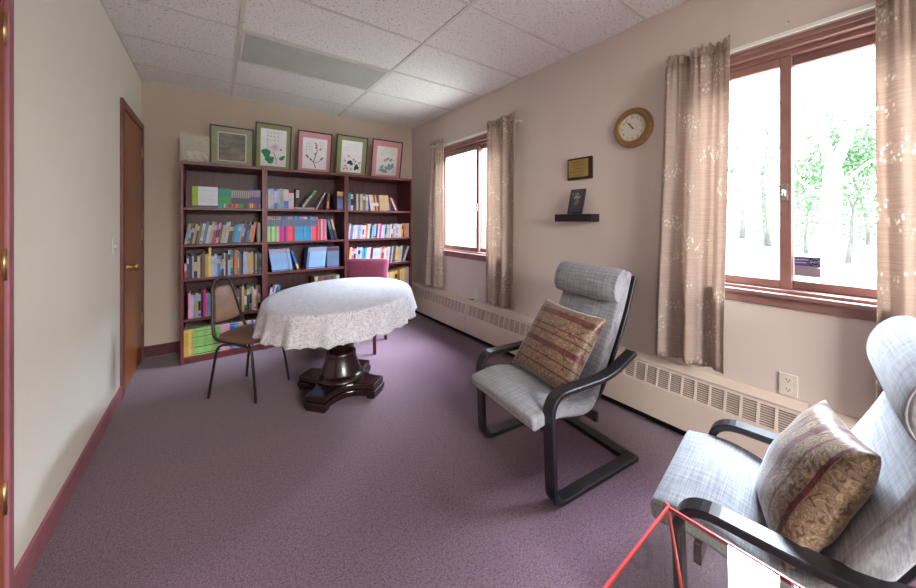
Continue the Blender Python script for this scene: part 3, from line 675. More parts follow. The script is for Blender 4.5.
for i, (c, tk) in enumerate([('orange', .026), ('tan', .026), ('cream', .018)]):
    put_book(x, BY0 + .03, SH[3], tk, .175, .15, c, 0, 'upright %s book, %s, second shelf of right bookcase' % (c, ['third from the right', 'second from the right', 'rightmost'][i]), G); x += tk + .0005
c = 'peach|rose|pink|white|light blue|white|sky blue|sky blue|white|lavender|maroon|white|white|white|grey|red|white|cream|lavender|dark grey|lilac grey|dark grey|cream|tan|grey'.split('|')
s = mixrow(c, (.180, .205), (.022, .032), r, .35); s = fit(s, .655, 7); x = row(2, 2, 1.213, s, 7, extra=1)
put_book(x + .022, BY0 + .03, SH[2], .030, .195, .15, 'grey', 20, 'grey book leaning far right, rightmost, third shelf of right bookcase', 'books on the third shelf of the right bookcase')
c = 'dark grey|tan|lilac grey|brown|tan|grey|gold|tan|gold|brown|gold|cream|tan|lilac grey'.split('|')
s = fit(mixrow(c, (.235, .275), (.024, .034), r, .3), .440); s = [(q[0], q[1], .205 + .075 * i / 13, q[3], q[4], q[5]) for i, q in enumerate(s)]
row(2, 1, 1.540, s)

# ------------------------------------------------------------------ things on top of the bookcases
def picture(px0, px1, h, y0, tilt, label, matc, framec, mat_w, art, paperc=(.74, .74, .76)):
    """framed picture leaning on the back wall; x0..x1 wide, h tall"""
    w_ = px1 - px0
    t = thing('framed_picture', label, 'picture', ((px0 + px1) / 2, y0, BTOP + 0.002)); t.rotation_euler = (-tilt, 0, 0)
    e = 0.014; hw = w_ / 2
    bm = bmesh.new()
    for b in ((-hw, -hw + e, 0, .016, 0, h), (hw - e, hw, 0, .016, 0, h), (-hw + e, hw - e, 0, .016, 0, e), (-hw + e, hw - e, 0, .016, h - e, h)): box(bm, *b)
    obj('frame', bm, framec, t, bevel=.002)
    boxobj('mat_board', (-hw + e, hw - e, .006, .012, e, h - e), matc, t)
    ml, mb, mt = mat_w
    boxobj('artwork_sheet', (-hw + ml, hw - ml, .0045, .006, mb, h - mt), mat('art_paper_%d' % (paperc[0] * 1000), paperc, .6, .3, noise=(12, .05, (1, 1, 1))), t)
    art(t, -hw + ml, hw - ml, mb, h - mt)
def blob(bm, cx_, cz, rx, rz, rot=0, n=14, mi=0, wob=0.0, seed=0, y=.0038):
    q = random.Random(seed); ph = q.uniform(0, 6)
    pts = []
    for k in range(n):
        a = 2 * pi * k / n; rr = 1 + wob * sin(3 * a + ph) + wob * .6 * sin(5 * a + 2 * ph)
        u, v = rx * rr * cos(a), rz * rr * sin(a); pts.append(Vector((cx_ + u * cos(rot) - v * sin(rot), y, cz + u * sin(rot) + v * cos(rot))))
    loft(bm, [pts, [p + Vector((0, .0007, 0)) for p in pts]], True, True, mi, False)
def strokes(bm, pts, wd=.002, mi=0, y=.0036):
    for (xa, za), (xb, zb) in zip(pts, pts[1:]):
        d = Vector((xb - xa, 0, zb - za)); 
        if d.length < 1e-5: continue
        nrm = Vector((-d.z, 0, d.x)).normalized() * wd / 2; a, b = Vector((xa, y, za)), Vector((xb, y, zb)); o_ = Vector((0, .0009, 0))
        loft(bm, [[a - nrm, a + nrm, a + nrm + o_, a - nrm + o_], [b - nrm, b + nrm, b + nrm + o_, b - nrm + o_]], True, True, mi, False)
def glyphs(bm, x0, x1, z0, z1, cols, rows_, seed, mi=0, wd=.0028):
    q = random.Random(seed)
    for i in range(cols):
        for j in range(rows_):
            cx_ = x0 + (x1 - x0) * (i + .5) / cols; cz = z1 - (z1 - z0) * (j + .5) / rows_; g = min((x1 - x0) / cols, (z1 - z0) / rows_) * .40
            for k in range(4):
                a = q.choice([0, 0, pi / 2, pi / 2, pi / 4, -pi / 4]); l = g * q.uniform(.5, 1); ox, oz = q.uniform(-.4, .4) * g, q.uniform(-.4, .4) * g
                strokes(bm, [(cx_ + ox - l * cos(a) / 2, cz + oz - l * sin(a) / 2), (cx_ + ox + l * cos(a) / 2, cz + oz + l * sin(a) / 2)], wd, mi)
AC = lambda n_, c: mat('ink_' + n_, srgb(*c), .7, .2, noise=(25, .18, (1, 1, 1)))
GRN, PNK, INKD, RED, BLU = AC('leaf_green', (52, 136, 100)), AC('petal_pink', (232, 210, 216)), AC('brush_black', (52, 54, 62)), AC('blossom_red', (176, 84, 104)), AC('wash_blue', (130, 160, 170))
def art_land(t, x0, x1, z0, z1):
    m, n, b = nodes('misty_landscape_wash')
    tt = N(n, 'ShaderNodeTexCoord'); mp = N(n, 'ShaderNodeMapping', Scale=(9, 9, 22)); n.links.new(tt.outputs['Object'], mp.inputs[0])
    q = N(n, 'ShaderNodeTexNoise', Scale=1.0, Detail=6.0, Distortion=.6); n.links.new(mp.outputs[0], q.inputs[0])
    rr = ramp(n, [(.3, srgb(84, 84, 78)), (.5, srgb(112, 108, 96)), (.7, srgb(146, 132, 118))]); n.links.new(q.outputs['Fac'], rr.inputs[0]); n.links.new(rr.outputs[0], b.inputs['Base Color'])
    boxobj('painting', (x0 + .008, x1 - .008, .0038, .0045, z0 + .008, z1 - .008), m, t)
def art_lotus(t, x0, x1, z0, z1):
    W_, H_ = x1 - x0, z1 - z0; bm = bmesh.new()
    glyphs(bm, x0 + .20 * W_, x0 + .72 * W_, z0 + .66 * H_, z0 + .96 * H_, 4, 3, 4, 0); strokes(bm, [(x0 + .25 * W_, z0 + .68 * H_), (x0 + .25 * W_, z0 + .46 * H_)], .003)
    strokes(bm, [(x0 + .5 * W_, z0 + .40 * H_), (x0 + .6 * W_, z0 + .2 * H_), (x0 + .62 * W_, z0 + .05 * H_)], .004); blob(bm, x0 + .78 * W_, z0 + .47 * H_, .012, .008, .5)
    obj('brushwork', bm, INKD, t); bm = bmesh.new()
    blob(bm, x0 + .22 * W_, z0 + .34 * H_, .16 * W_, .13 * H_, .4, 20, 0, .14, 1); blob(bm, x0 + .36 * W_, z0 + .17 * H_, .17 * W_, .10 * H_, .1, 20, 0, .15, 2); blob(bm, x0 + .84 * W_, z0 + .24 * H_, .14 * W_, .05 * H_, .7, 16, 0, .1, 3)
    obj('lotus_leaves', bm, GRN, t); bm = bmesh.new()
    for k in range(6): blob(bm, x0 + .54 * W_ + .08 * W_ * cos(k * 1.05), z0 + .52 * H_ + .06 * H_ * sin(k * 1.05), .10 * W_, .05 * H_, k * 1.05, 12)
    obj('lotus_flower', bm, PNK, t)
def art_plum(t, x0, x1, z0, z1):
    W_, H_ = x1 - x0, z1 - z0; P = lambda u, v: (x0 + u * W_, z0 + v * H_); bm = bmesh.new()
    strokes(bm, [P(.56, .03), P(.46, .22), P(.52, .42), P(.60, .62)], .007); strokes(bm, [P(.46, .22), P(.30, .33), P(.16, .42)], .005); strokes(bm, [P(.52, .2), P(.70, .26), P(.80, .38)], .004); strokes(bm, [P(.60, .62), P(.72, .66)], .004)
    glyphs(bm, x0 + .1 * W_, x0 + .42 * W_, z0 + .58 * H_, z0 + .86 * H_, 3, 3, 9, 0, .0015); glyphs(bm, x0 + .66 * W_, x0 + .9 * W_, z0 + .68 * H_, z0 + .92 * H_, 2, 3, 10, 0, .0015)
    obj('brushwork', bm, INKD, t); bm = bmesh.new(); q = random.Random(5)
    for u, v in ((.16, .42), (.2, .38), (.33, .31), (.36, .3), (.8, .38), (.76, .33), (.54, .72), (.56, .78), (.53, .84), (.57, .68), (.72, .66), (.5, .5)):
        blob(bm, *P(u + q.uniform(-.02, .02), v), .011, .010, q.random(), 10, 0, .2, int(u * 99))
    obj('blossoms', bm, RED, t)
def art_flowers(t, x0, x1, z0, z1):
    W_, H_ = x1 - x0, z1 - z0; P = lambda u, v: (x0 + u * W_, z0 + v * H_); bm = bmesh.new(); q = random.Random(15)
    for u, v in ((.42, .34), (.38, .30), (.48, .32), (.75, .22), (.8, .16), (.72, .13), (.50, .28)): blob(bm, *P(u, v), .024, .016, q.random() * 3, 12, 0, .25, int(u * 50))
    strokes(bm, [P(.42, .3), P(.6, .36), P(.7, .24), P(.84, .3)], .003); obj('brushwork', bm, AC('leaf_dark', (48, 74, 62)), t); bm = bmesh.new()
    for u, v in ((.18, .36), (.36, .52), (.6, .42), (.7, .36), (.9, .32), (.3, .12), (.5, .1), (.15, .1), (.22, .2)): blob(bm, *P(u, v), .016, .012, q.random() * 3, 10, 0, .2, int(u * 70))
    glyphs(bm, x0 + .12 * W_, x0 + .88 * W_, z0 + .66 * H_, z0 + .94 * H_, 7, 3, 19, 0, .0014); obj('blossoms', bm, AC('blossom_faded', (196, 150, 150)), t)
def art_blue(t, x0, x1, z0, z1):
    W_, H_ = x1 - x0, z1 - z0; P = lambda u, v: (x0 + u * W_, z0 + v * H_); bm = bmesh.new(); q = random.Random(25)
    for u, v in ((.28, .28), (.35, .15), (.5, .24), (.62, .34), (.72, .3), (.8, .36), (.45, .12), (.25, .16), (.66, .25)): blob(bm, *P(u, v), .030, .020, q.random() * 3, 12, 0, .25, int(u * 60))
    obj('leaves', bm, BLU, t); bm = bmesh.new()
    for u, v in ((.42, .52), (.54, .58), (.7, .55)): blob(bm, *P(u, v), .024, .016, q.random(), 12, 0, .2, int(u * 60))
    glyphs(bm, x0 + .1 * W_, x0 + .36 * W_, z0 + .68 * H_, z0 + .9 * H_, 3, 3, 29, 0, .0016); glyphs(bm, x0 + .42 * W_, x0 + .6 * W_, z0 + .76 * H_, z0 + .98 * H_, 2, 3, 30, 0, .0016); glyphs(bm, x0 + .68 * W_, x0 + .86 * W_, z0 + .70 * H_, z0 + .98 * H_, 2, 4, 31, 0, .0016)
    strokes(bm, [P(.72, .3), P(.86, .14), P(.94, .06)], .003); obj('brushwork', bm, AC('lavender_wash', (150, 150, 176)), t)
SAGE = mat('sage_mat_board', srgb(148, 150, 122), .8, .2, noise=(30, .05, (1, 1, 1))); OLIVE = mat('olive_mat_board', srgb(138, 144, 98), .8, .2, noise=(30, .07, (1, 1, 1)))
PINKM = mat('rose_mat_board', srgb(198, 142, 146), .8, .2, noise=(30, .05, (1, 1, 1))); DKF = mat('dark_picture_frame', (.030, .022, .020), .4, .4, noise=(9, .2, (1, 1, 1)))
picture(-.040, .318, .395, 4.000, -.20, 'landscape brush painting in sage mat, leftmost of the five pictures', SAGE, DKF, (.062, .060, .060), art_land, (.70, .68, .64))
picture(.330, .662, .480, 4.000, -.20, 'lotus painting with green leaf in olive mat on the bookcases', OLIVE, DKF, (.048, .048, .056), art_lotus)
picture(.722, 1.082, .462, 4.005, -.20, 'plum branch painting in rose mat, middle of the five pictures', PINKM, DKF, (.054, .056, .072), art_plum)
picture(1.130, 1.500, .478, 4.010, -.20, 'cream painting of small dark flowers in an olive mat', OLIVE, DKF, (.064, .052, .060), art_flowers, (.74, .70, .60))
picture(1.560, 1.965, .490, 4.015, -.20, 'blue leaved flower painting in rose mat, rightmost of the five pictures', PINKM, DKF, (.066, .056, .082), art_blue, (.70, .70, .76))
# clear plastic box with white packing inside
t = thing('plastic_box', 'clear plastic box of crumpled white tissue on the left bookcase', 'box', (-.145, 3.93, BTOP))
bm = bmesh.new(); w_, d_, h_ = .105, .075, .255
for b in ((-w_, w_, -d_, -d_ + .003, 0, h_), (-w_, w_, d_ - .003, d_, 0, h_), (-w_, -w_ + .003, -d_ + .003, d_ - .003, 0, h_), (w_ - .003, w_, -d_ + .003, d_ - .003, 0, h_), (-w_ + .003, w_ - .003, -d_ + .003, d_ - .003, 0, .003)): box(bm, *b)
box(bm, -w_ - .004, w_ + .004, -d_ - .004, d_ + .004, h_, h_ + .008)
obj('shell', bm, FROST, t)
bm = bmesh.new(); q = random.Random(3)
bmesh.ops.create_icosphere(bm, subdivisions=4, radius=1.0)
for v in bm.verts:
    a = v.co.copy(); k = 1 + .12 * sin(9 * a.x + 3 * a.z) + .10 * sin(11 * a.y + 5 * a.x) + .08 * sin(13 * a.z + 7 * a.y)
    v.co = Vector((a.x * k * .078, a.y * k * .054, .066 + a.z * k * .050)); v.co.z = max(v.co.z, .0045)
obj('tissue', bm, mat('white_tissue', (.62, .61, .57), .8, .2, noise=(30, .12, (1, 1, 1))), t, smooth=True)
bm = bmesh.new(); lathe(bm, [(.014, 0), (.014, .002), (.006, .002), (.006, 0)], 20, Matrix.Translation((.045, -d_ - .0002, .175)) @ Matrix.Rotation(pi / 2, 4, 'X')); obj('sticker', bm, WHITE, t)

# ------------------------------------------------------------------ oval pedestal table and lace cloth
TX, TY, TA, TB, TROT = .79, 2.565, .640, .493, math.atan2(.8, .6)
t = thing('oval_table', 'oval dark mahogany pedestal table under a lace cloth', 'table', (TX, TY, 0), TROT)
def ell(a, b, z, n=72): return [Vector((a * cos(2 * pi * k / n), b * sin(2 * pi * k / n), z)) for k in range(n)]
bm = bmesh.new(); loft(bm, [ell(TA - .03, TB - .03, .686), ell(TA - .008, TB - .008, .690), ell(TA - .004, TB - .004, .705), ell(TA - .010, TB - .010, .716)]); obj('tabletop', bm, MAHOG, t)
bm = bmesh.new(); box(bm, -.30, .30, -.045, .045, .640, .6855); box(bm, -.045, .045, -.26, .26, .640, .6855); obj('top_brace', bm, MAHOG, t)
bt = bmesh.new()
lathe(bt, [(.172, .1045), (.172, .118), (.162, .126), (.156, .140), (.150, .142), (.142, .158), (.126, .196), (.112, .240), (.106, .275), (.106, .290), (.098, .298), (.088, .300)], 40, Matrix.Translation((-.042, .006, 0))); obj('bell', bt, MAHOG, t)
bt = bmesh.new(); lathe(bt, [(.078, .300), (.078, .312), (.092, .318), (.092, .628), (.080, .640)], 24, Matrix.Translation((-.042, .006, 0))); obj('column', bt, MAHOG, t)
# base: four feet with concave sides, in two layers; turned to the room's axes
def foot_poly(s, ln, wd_, cut):
    P = []
    for q in range(4):
        a = pi / 4 + q * pi / 2 
        ax, ay = cos(a), sin(a); lx, ly = -sin(a), cos(a)
        P += [(ax * ln - lx * wd_, ay * ln - ly * wd_), (ax * ln + lx * wd_, ay * ln + ly * wd_)]
        a2 = a + pi / 4; b2 = a + pi / 2; nx = cos(b2) * ln + sin(b2) * wd_, sin(b2) * ln - cos(b2) * wd_
        p0, p2 = Vector((P[-1][0], P[-1][1])), Vector(nx); m = Vector((cos(a2), sin(a2))) * s
        for k in range(1, 8):
            u = k / 8; c = p0 * (1 - u) ** 2 + m * 2 * u * (1 - u) + p2 * u * u; P.append((c.x, c.y))
    return P
RM = Matrix.Translation((-.042, .006, 0)) @ Matrix.Rotation(R(-4) - TROT, 4, 'Z')
bm = bmesh.new(); prism(bm, foot_poly(.080, .305, .074, 0), .062, .104, 0, RM); obj('base_upper', bm, MAHOG, t, bevel=.006)
bm = bmesh.new(); prism(bm, foot_poly(.088, .313, .079, 0), .020, .060, 0, RM)
for q in range(4):
    a = pi / 4 + q * pi / 2; M = RM @ Matrix.Rotation(a, 4, 'Z'); box(bm, .245, .306, -.072, .072, 0, .020, 0, M)
obj('base_lower', bm, MAHOG, t, bevel=.004)
# cloth
NP, bm = 220, bmesh.new(); r_ = random.Random(2)
rings = []
for k in range(1, 15):
    s = k / 14; rings.append([Vector((TA * s * cos(2 * pi * i / NP), TB * s * sin(2 * pi * i / NP), .7185)) for i in range(NP)])
rings.append([Vector(((TA + .004) * cos(2 * pi * i / NP), (TB + .004) * sin(2 * pi * i / NP), .714)) for i in range(NP)])
for j in range(1, 11):
    s = j / 10; ring = []
    for i in range(NP):
        p = 2 * pi * i / NP
        rip = (.014 * sin(19 * p + 1.1 * sin(3 * p)) + .007 * sin(31 * p + 2)) * s ** .8
        hem = .010 * abs(sin(22 * p)) * (s > .95)
        ring.append(Vector(((TA + .008 + .034 * s + rip) * cos(p), (TB + .008 + .034 * s + rip) * sin(p), .712 - .172 * s + hem)))
    rings.append(ring)
loft(bm, rings, True, False); c = bm.verts.new((0, 0, .7185)); bm.verts.ensure_lookup_table()
for i in range(NP): bm.faces.new((c, bm.verts[i], bm.verts[(i + 1) % NP]))
o = obj('tablecloth', bm, LACE, None, (TX, TY, 0), smooth=True, solid=.0008); o.rotation_euler = (0, 0, TROT)
tag(o, 'white floral lace cloth draped over the oval table', 'tablecloth')

# ------------------------------------------------------------------ two side chairs at the table
def cushion(bm, poly, z0, z1, rr=.012, M=None):
    c = Vector((sum(p[0] for p in poly) / len(poly), sum(p[1] for p in poly) / len(poly)))
    def ring(k, z): 
        q = [Vector((c.x + (p[0] - c.x) * k, c.y + (p[1] - c.y) * k, z)) for p in poly]; return [M @ v for v in q] if M else q
    h = z1 - z0
    loft(bm, [ring(.90, z0), ring(.98, z0 + h * .15), ring(1.0, z0 + h * .45), ring(.985, z0 + h * .7), ring(.93, z0 + h * .90), ring(.75, z1), ring(.4, z1 + .004)])
def rpoly(pts, rad, seg=5):
    n = len(pts); o = []
    for i in range(n):
        a, b, c = Vector(pts[i - 1]), Vector(pts[i]), Vector(pts[(i + 1) % n]); u, v = a - b, c - b; t_ = min(rad, u.length * .45, v.length * .45)
        p, q = b + u.normalized() * t_, b + v.normalized() * t_
        for k in range(seg + 1):
            s = k / seg; w_ = p * (1 - s) ** 2 + b * 2 * s * (1 - s) + q * s * s; o.append((w_.x, w_.y))
    return o
# brown padded metal chair (local -y is the front)
fw = Vector((.70, -.714)); ang = math.atan2(fw.y, fw.x) + pi / 2
ch = thing('side_chair', 'brown vinyl side chair with dark metal frame left of the oval table', 'chair', (.215, 2.945, 0), ang)
bm = bmesh.new(); cushion(bm, rpoly([(-.150, .165), (-.185, -.19), (.185, -.19), (.150, .165)], .09), .395, .442); obj('seat', bm, VINYL, ch)
for sx_ in (-1, 1):
    for sy_, yy in ((-1, -.195), (1, .185)):
        bm = bmesh.new(); tube(bm, fillet([(sx_ * .172, yy, .002), (sx_ * .150, yy * .72, .370), (sx_ * .150, 0, .386)], .06), .0095); obj('leg', bm, TUBE, ch)
bm = bmesh.new()
hoop = fillet([(-.152, -.10, .392), (-.146, .165, .400), (-.122, .203, .55), (-.074, .255, .820), (.074, .255, .820), (.122, .203, .55), (.146, .165, .400), (.152, -.10, .392)], [.06, .04, .085, .085, .04, .06], 8)
tube(bm, hoop, .0105); obj('back_hoop', bm, TUBE, ch)
bm = bmesh.new(); M = Matrix.Translation((0, .206, .500)) @ Matrix.Rotation(R(-11.5), 4, 'X') @ Matrix.Rotation(pi / 2, 4, 'X')
cushion(bm, rpoly([(-.110, 0), (.110, 0), (.070, .265), (-.070, .265)], .04), -.006, .030, M=M); obj('backrest', bm, VINYL, ch)
# burgundy chair behind the table
fw = Vector((-.60, -.80)); ang = math.atan2(fw.y, fw.x) + pi / 2
ch = thing('side_chair', 'burgundy upholstered chair behind the oval table in front of the right bookcase', 'chair', (1.180, 3.265, 0), ang)
bm = bmesh.new(); cushion(bm, rpoly([(-.20, .17), (-.215, -.21), (.215, -.21), (.20, .17)], .05), .385, .450); obj('seat', bm, BURG, ch)
boxobj('seat_rail', (-.19, .19, -.18, .15, .345, .386), BURGP, ch, .006)
for sx_ in (-1, 1):
    bm = bmesh.new(); tube(bm, [(sx_ * .178, -.178, 0), (sx_ * .175, -.172, .20), (sx_ * .172, -.165, .346)], [.015, .018, .020], 12); obj('leg', bm, BURGP, ch)
    bm = bmesh.new(); tube(bm, fillet([(sx_ * .190, .225, 0), (sx_ * .172, .165, .36), (sx_ * .172, .175, .48), (sx_ * .172, .238, .80)], .1), [.014] + [.018] * 17 + [.015], 12) if False else tube(bm, fillet([(sx_ * .190, .225, 0), (sx_ * .172, .165, .36), (sx_ * .172, .175, .48), (sx_ * .172, .238, .80)], .1), .016, 12); obj('leg', bm, BURGP, ch)
bm = bmesh.new(); M = Matrix.Translation((0, .190, .535)) @ Matrix.Rotation(R(-11), 4, 'X') @ Matrix.Rotation(pi / 2, 4, 'X')
cushion(bm, rpoly([(-.205, 0), (.205, 0), (.222, .318), (-.222, .318)], .04), -.010, .048, M=M); obj('backrest', bm, BURG, ch)

# ------------------------------------------------------------------ cantilever armchairs
def rrect(cx_, hw, cn, hn, rr=.02, seg=5):
    """rounded rectangle in (x, n)"""
    o = []
    for sx_, sn, a0 in ((1, 1, 0), (-1, 1, pi / 2), (-1, -1, pi), (1, -1, 3 * pi / 2)):
        for k in range(seg + 1):
            a = a0 + pi / 2 * k / seg; o.append((cx_ + sx_ * (hw - rr) + rr * cos(a), cn + sn * (hn - rr) + rr * sin(a)))
    return o
def armchair(label, loc, rotz, ds=1.0, bw=.252, arm=(.488, .484, .562), f0=-.12, top=.985, hb=.030):
    t = thing('armchair', label, 'armchair', loc, rotz); S = lambda pts: [(a * ds, z) for a, z in pts]
    side = fillet(S([(.560, .0125), (-.035, .0125), (-.055, arm[0]), (.35, arm[1]), (.545, arm[2])]), [.06, .10, .12], 9)
    for sx_ in (-1, 1):
        bm = bmesh.new(); ribbon(bm, side, .024, sx_ * .268 - .030, sx_ * .268 + .030); obj('side_frame', bm, BLACKW, t)
    bm = bmesh.new(); box(bm, -.2375, .2375, .500 * ds, .560 * ds, .0005, .0245); obj('cross_bar', bm, BLACKW, t, bevel=.003)
    for y0, z0, z1 in ((-.012, .275, .335), (.300, .250, .300)):
        bm = bmesh.new(); box(bm, -.2375, .2375, y0 * ds, y0 * ds + .020, z0, z1); obj('cross_rail', bm, BLACKW, t, bevel=.003)
    front = fillet(S([(f0, .402), (.02, .425), (.285, .365), (.515, .745), (.600, top)]), [.10, .10, .20], 10)
    P = [Vector(p) for p in front]; n = len(P)
    nr = []
    for i in range(n):
        d = (P[min(i + 1, n - 1)] - P[max(i - 1, 0)]).normalized(); nr.append(Vector((d.y, -d.x)))   # away from the sitter
    # laminated seat/back frame under the cushion
    fr = [P[i] + nr[i] * .082 for i in range(2, n)]
    bm = bmesh.new()
    for sx_ in (-1, 1): ribbon(bm, fr, .016, sx_ * .200 - .0145, sx_ * .200 + .0145)
    for k in range(3, len(fr) - 1, 5): ribbon(bm, [fr[k] - nr[k + 2] * .0, fr[k] * .5 + fr[k + 1] * .5], .010, -.1855, .1855)
    obj('back_frame', bm, BLACKW, t)
    # cushion
    rings = []; hw, th_ = .252, .068
    st = [(P[0] - (P[1] - P[0]).normalized() * .012, nr[0], .55, .97)] + [(P[i], nr[i], 1.0, 1.0) for i in range(n)] + [(P[-1] + (P[-1] - P[-2]).normalized() * .012, nr[-1], .55, .97)]
    for ii, (p, q, kt, kw) in enumerate(st):
        ring = []; f_ = min(1, max(0, (ii / len(st) - .35) / .35)); hw = .252 + (bw - .252) * f_ * f_ * (3 - 2 * f_)
        for x_, nn in rrect(0, hw * kw, th_ / 2, th_ / 2 * kt, .022 * kt):
            puff = .010 * (1 - (x_ / hw) ** 2) * (1 if nn < th_ / 2 else 0)
            c = p + q * (nn - puff); ring.append(Vector((x_, c.x, c.y)))
        rings.append(ring)
    bm = bmesh.new(); loft(bm, rings); obj('cushion', bm, WEAVE, t)
    # headrest roll: lofted across the chair
    tp = P[-1]; dr = (P[-1] - P[-4]).normalized(); nb = nr[-1]; ce = tp - dr * .085 - nb * hb; hk = (bw + .010) / .262
    bm = bmesh.new(); rings = []
    for xx, k in ((-.262, .80), (-.258, .93), (-.245, 1.0), (-.12, 1.02), (0, 1.03), (.12, 1.02), (.245, 1.0), (.258, .93), (.262, .80)):
        ring = []
        for j in range(28):
            a = 2 * pi * j / 28; u, v = .094 * cos(a), .056 * sin(a)
            if v > 0: v *= .55
            c = ce + dr * u * k * (abs(cos(a)) ** -.0) + nb * v * k; ring.append(Vector((xx * hk, c.x, c.y)))
        rings.append(ring)
    loft(bm, rings); obj('headrest', bm, WEAVE, t)
    for sx_ in (-1, 1):
        bm = bmesh.new(); tube(bm, [rings[1 if sx_ < 0 else 7][j] * 1.0 for j in range(28)] + [rings[1 if sx_ < 0 else 7][0]], .0035, 6); obj('piping', bm, WEAVE, t)
    return t
armchair('grey fabric armchair with black bentwood frame between the two windows', (1.262, 1.220, 0), -1.669, bw=.204, top=.970)
CH2 = (1.350, 0.415, 0.155)
armchair('grey fabric armchair with black bentwood frame nearest the camera, beside the glass table', (CH2[0], CH2[1], 0), CH2[2] + pi, .76, arm=(.470, .464, .500), f0=-.145, top=.960, hb=.018)
def pillow(label, M, size=.42, thk=.075):
    bm = bmesh.new(); n = 26; g = {}
    for sd in (1, -1):
        for i in range(n + 1):
            for j in range(n + 1):
                u, v = 2 * i / n - 1, 2 * j / n - 1; edge = i in (0, n) or j in (0, n)
                if edge and sd < 0: g[(sd, i, j)] = g[(1, i, j)]; continue
                h = thk * (max(0, (1 - u * u) * (1 - v * v))) ** .42 * (1 + .04 * sin(7 * u + 3 * v)) * (.012 > 1 or 1)
                x_ = size / 2 * u * (1 - .07 * (1 - v * v)); y_ = size / 2 * v * (1 - .07 * (1 - u * u))
                g[(sd, i, j)] = bm.verts.new((x_, y_, sd * h))
        for i in range(n):
            for j in range(n):
                q = [g[(sd, i, j)], g[(sd, i + 1, j)], g[(sd, i + 1, j + 1)], g[(sd, i, j + 1)]]; f = bm.faces.new(q if sd > 0 else q[::-1]); f.smooth = True
    o = obj('pillow', bm, BROC); o.matrix_world = M; tag(o, label, 'pillow'); return o
def onchair(loc, rotz, x, s, z, tilt, spin, yaw=0):
    """pillow standing on a chair seat: local y up along the backrest, z towards the sitter"""
    return Matrix.Translation(loc) @ Matrix.Rotation(rotz, 4, 'Z') @ Matrix.Translation((x, s, z)) @ Matrix.Rotation(yaw, 4, 'Z') @ Matrix.Rotation(pi / 2 - tilt, 4, 'X') @ Matrix.Rotation(spin, 4, 'Z')
pillow('gold brocade pillow with wine stripes on the armchair between the windows', onchair((1.262, 1.220, 0), -1.669, .022, .250, .590, R(36), R(-3)), .44)
pillow('gold brocade pillow with wine stripes on the armchair nearest the camera', onchair((CH2[0], CH2[1], 0), CH2[2] + pi, .060, .222, .555, R(26), R(96), R(8)), .365, .072)

# ------------------------------------------------------------------ glass side table
t = thing('glass_table', 'glass topped side table with red edge trim beside the near armchair', 'table', (.976, .399, 0), R(2))
GW, GD, GZ = .56, .50, .500
boxobj('glass_top', (-GW + .006, -.006, -GD + .006, -.006, GZ - .006, GZ), TABLEGLASS, t)
bm = bmesh.new()
for b in ((-GW, 0, -.006, -.001, GZ - .008, GZ + .002), (-GW, 0, -GD + .001, -GD + .006, GZ - .008, GZ + .002), (-.006, -.001, -GD + .006, -.006, GZ - .008, GZ + .002), (-GW + .001, -GW + .006, -GD + .006, -.006, GZ - .008, GZ + .002)): box(bm, *b)
for x_ in (0, -GW):
    for y_ in (0, -GD): tube(bm, [(x_, y_, GZ - .014), (x_, y_, GZ + .006)], .005)
obj('edge_trim', bm, REDTRIM, t)
for x_ in (-.004, -GW + .004):
    for y_, y2 in ((-.004, -.090), (-GD + .004, -GD + .090)):
        bm = bmesh.new(); tube(bm, [(x_, y2, 0), (x_, y_, GZ - .012)], .0045); obj('leg', bm, REDTRIM, t)

# ------------------------------------------------------------------ curtains
def curtain(label, yt0, yt1, yb0, yb1, zt, zb, folds, seed, amp=.020):
    q = random.Random(seed); NU, NV = 150, 40; X = XR - .078
    t = thing('curtain', label, 'curtain', (X, (yt0 + yt1) / 2, 0), 0, 'tan curtains at the windows')
    ph = [q.uniform(0, 6.28) for _ in range(6)]; yc = (yt0 + yt1) / 2
    def shape(u, v):           # v 0 at the rod, 1 at the hem
        y = (yt0 + (yt1 - yt0) * u) * (1 - v) + (yb0 + (yb1 - yb0) * u) * v
        a = amp * (.55 + .45 * v)
        d = a * sin(2 * pi * folds * u + ph[0] + .5 * sin(2.0 * v + ph[1])) + .35 * a * sin(2 * pi * folds * 2.3 * u + ph[2] + v) + (1 - v) ** 6 * .006 * sin(2 * pi * folds * 5 * u + ph[3])
        return Vector((max(-.055, min(.032, -d)), y - yc + .006 * sin(5 * v + ph[4]) * v, zt - (zt - zb) * v + (.006 * sin(2 * pi * folds * u + ph[5]) if v == 1 else 0)))
    bm = bmesh.new(); loft(bm, [[shape(i / NU, j / NV) for i in range(NU + 1)] for j in range(NV + 1)], False, False)
    obj('panel', bm, CURT, t, smooth=True, solid=.0016)
    bm = bmesh.new(); rows_ = []
    for j in range(5):
        v = j / 4; rows_.append([shape(i / NU, 0) + Vector((.009 * sin(2 * pi * folds * 6 * i / NU + ph[1]) * v + .004 * sin(2 * pi * folds * 13.7 * i / NU), 0, .001 + v * (.048 + .010 * sin(2 * pi * folds * 4.3 * i / NU + ph[2]) + .006 * sin(2 * pi * folds * 9.1 * i / NU)))) for i in range(NU + 1)])
    loft(bm, rows_, False, False); obj('ruffle', bm, CURT, t, smooth=True, solid=.0016)
    return t
curtain('tan sprigged curtain left of the near window beside the clock', .577, .890, .598, .945, 2.150, .462, 2.3, 3, .036)
curtain('tan sprigged curtain at the right edge of the near window, behind the near armchair', -.26, .112, -.28, .112, 2.128, .46, 2.8, 14, .034)
curtain('tan sprigged curtain between the far window and the plaque', 2.090, 2.512, 2.100, 2.525, 2.155, .455, 2.6, 8, .036)
curtain('tan sprigged curtain beside the right bookcase at the far window', 3.285, 3.570, 3.300, 3.730, 2.165, .455, 2.2, 19, .030)
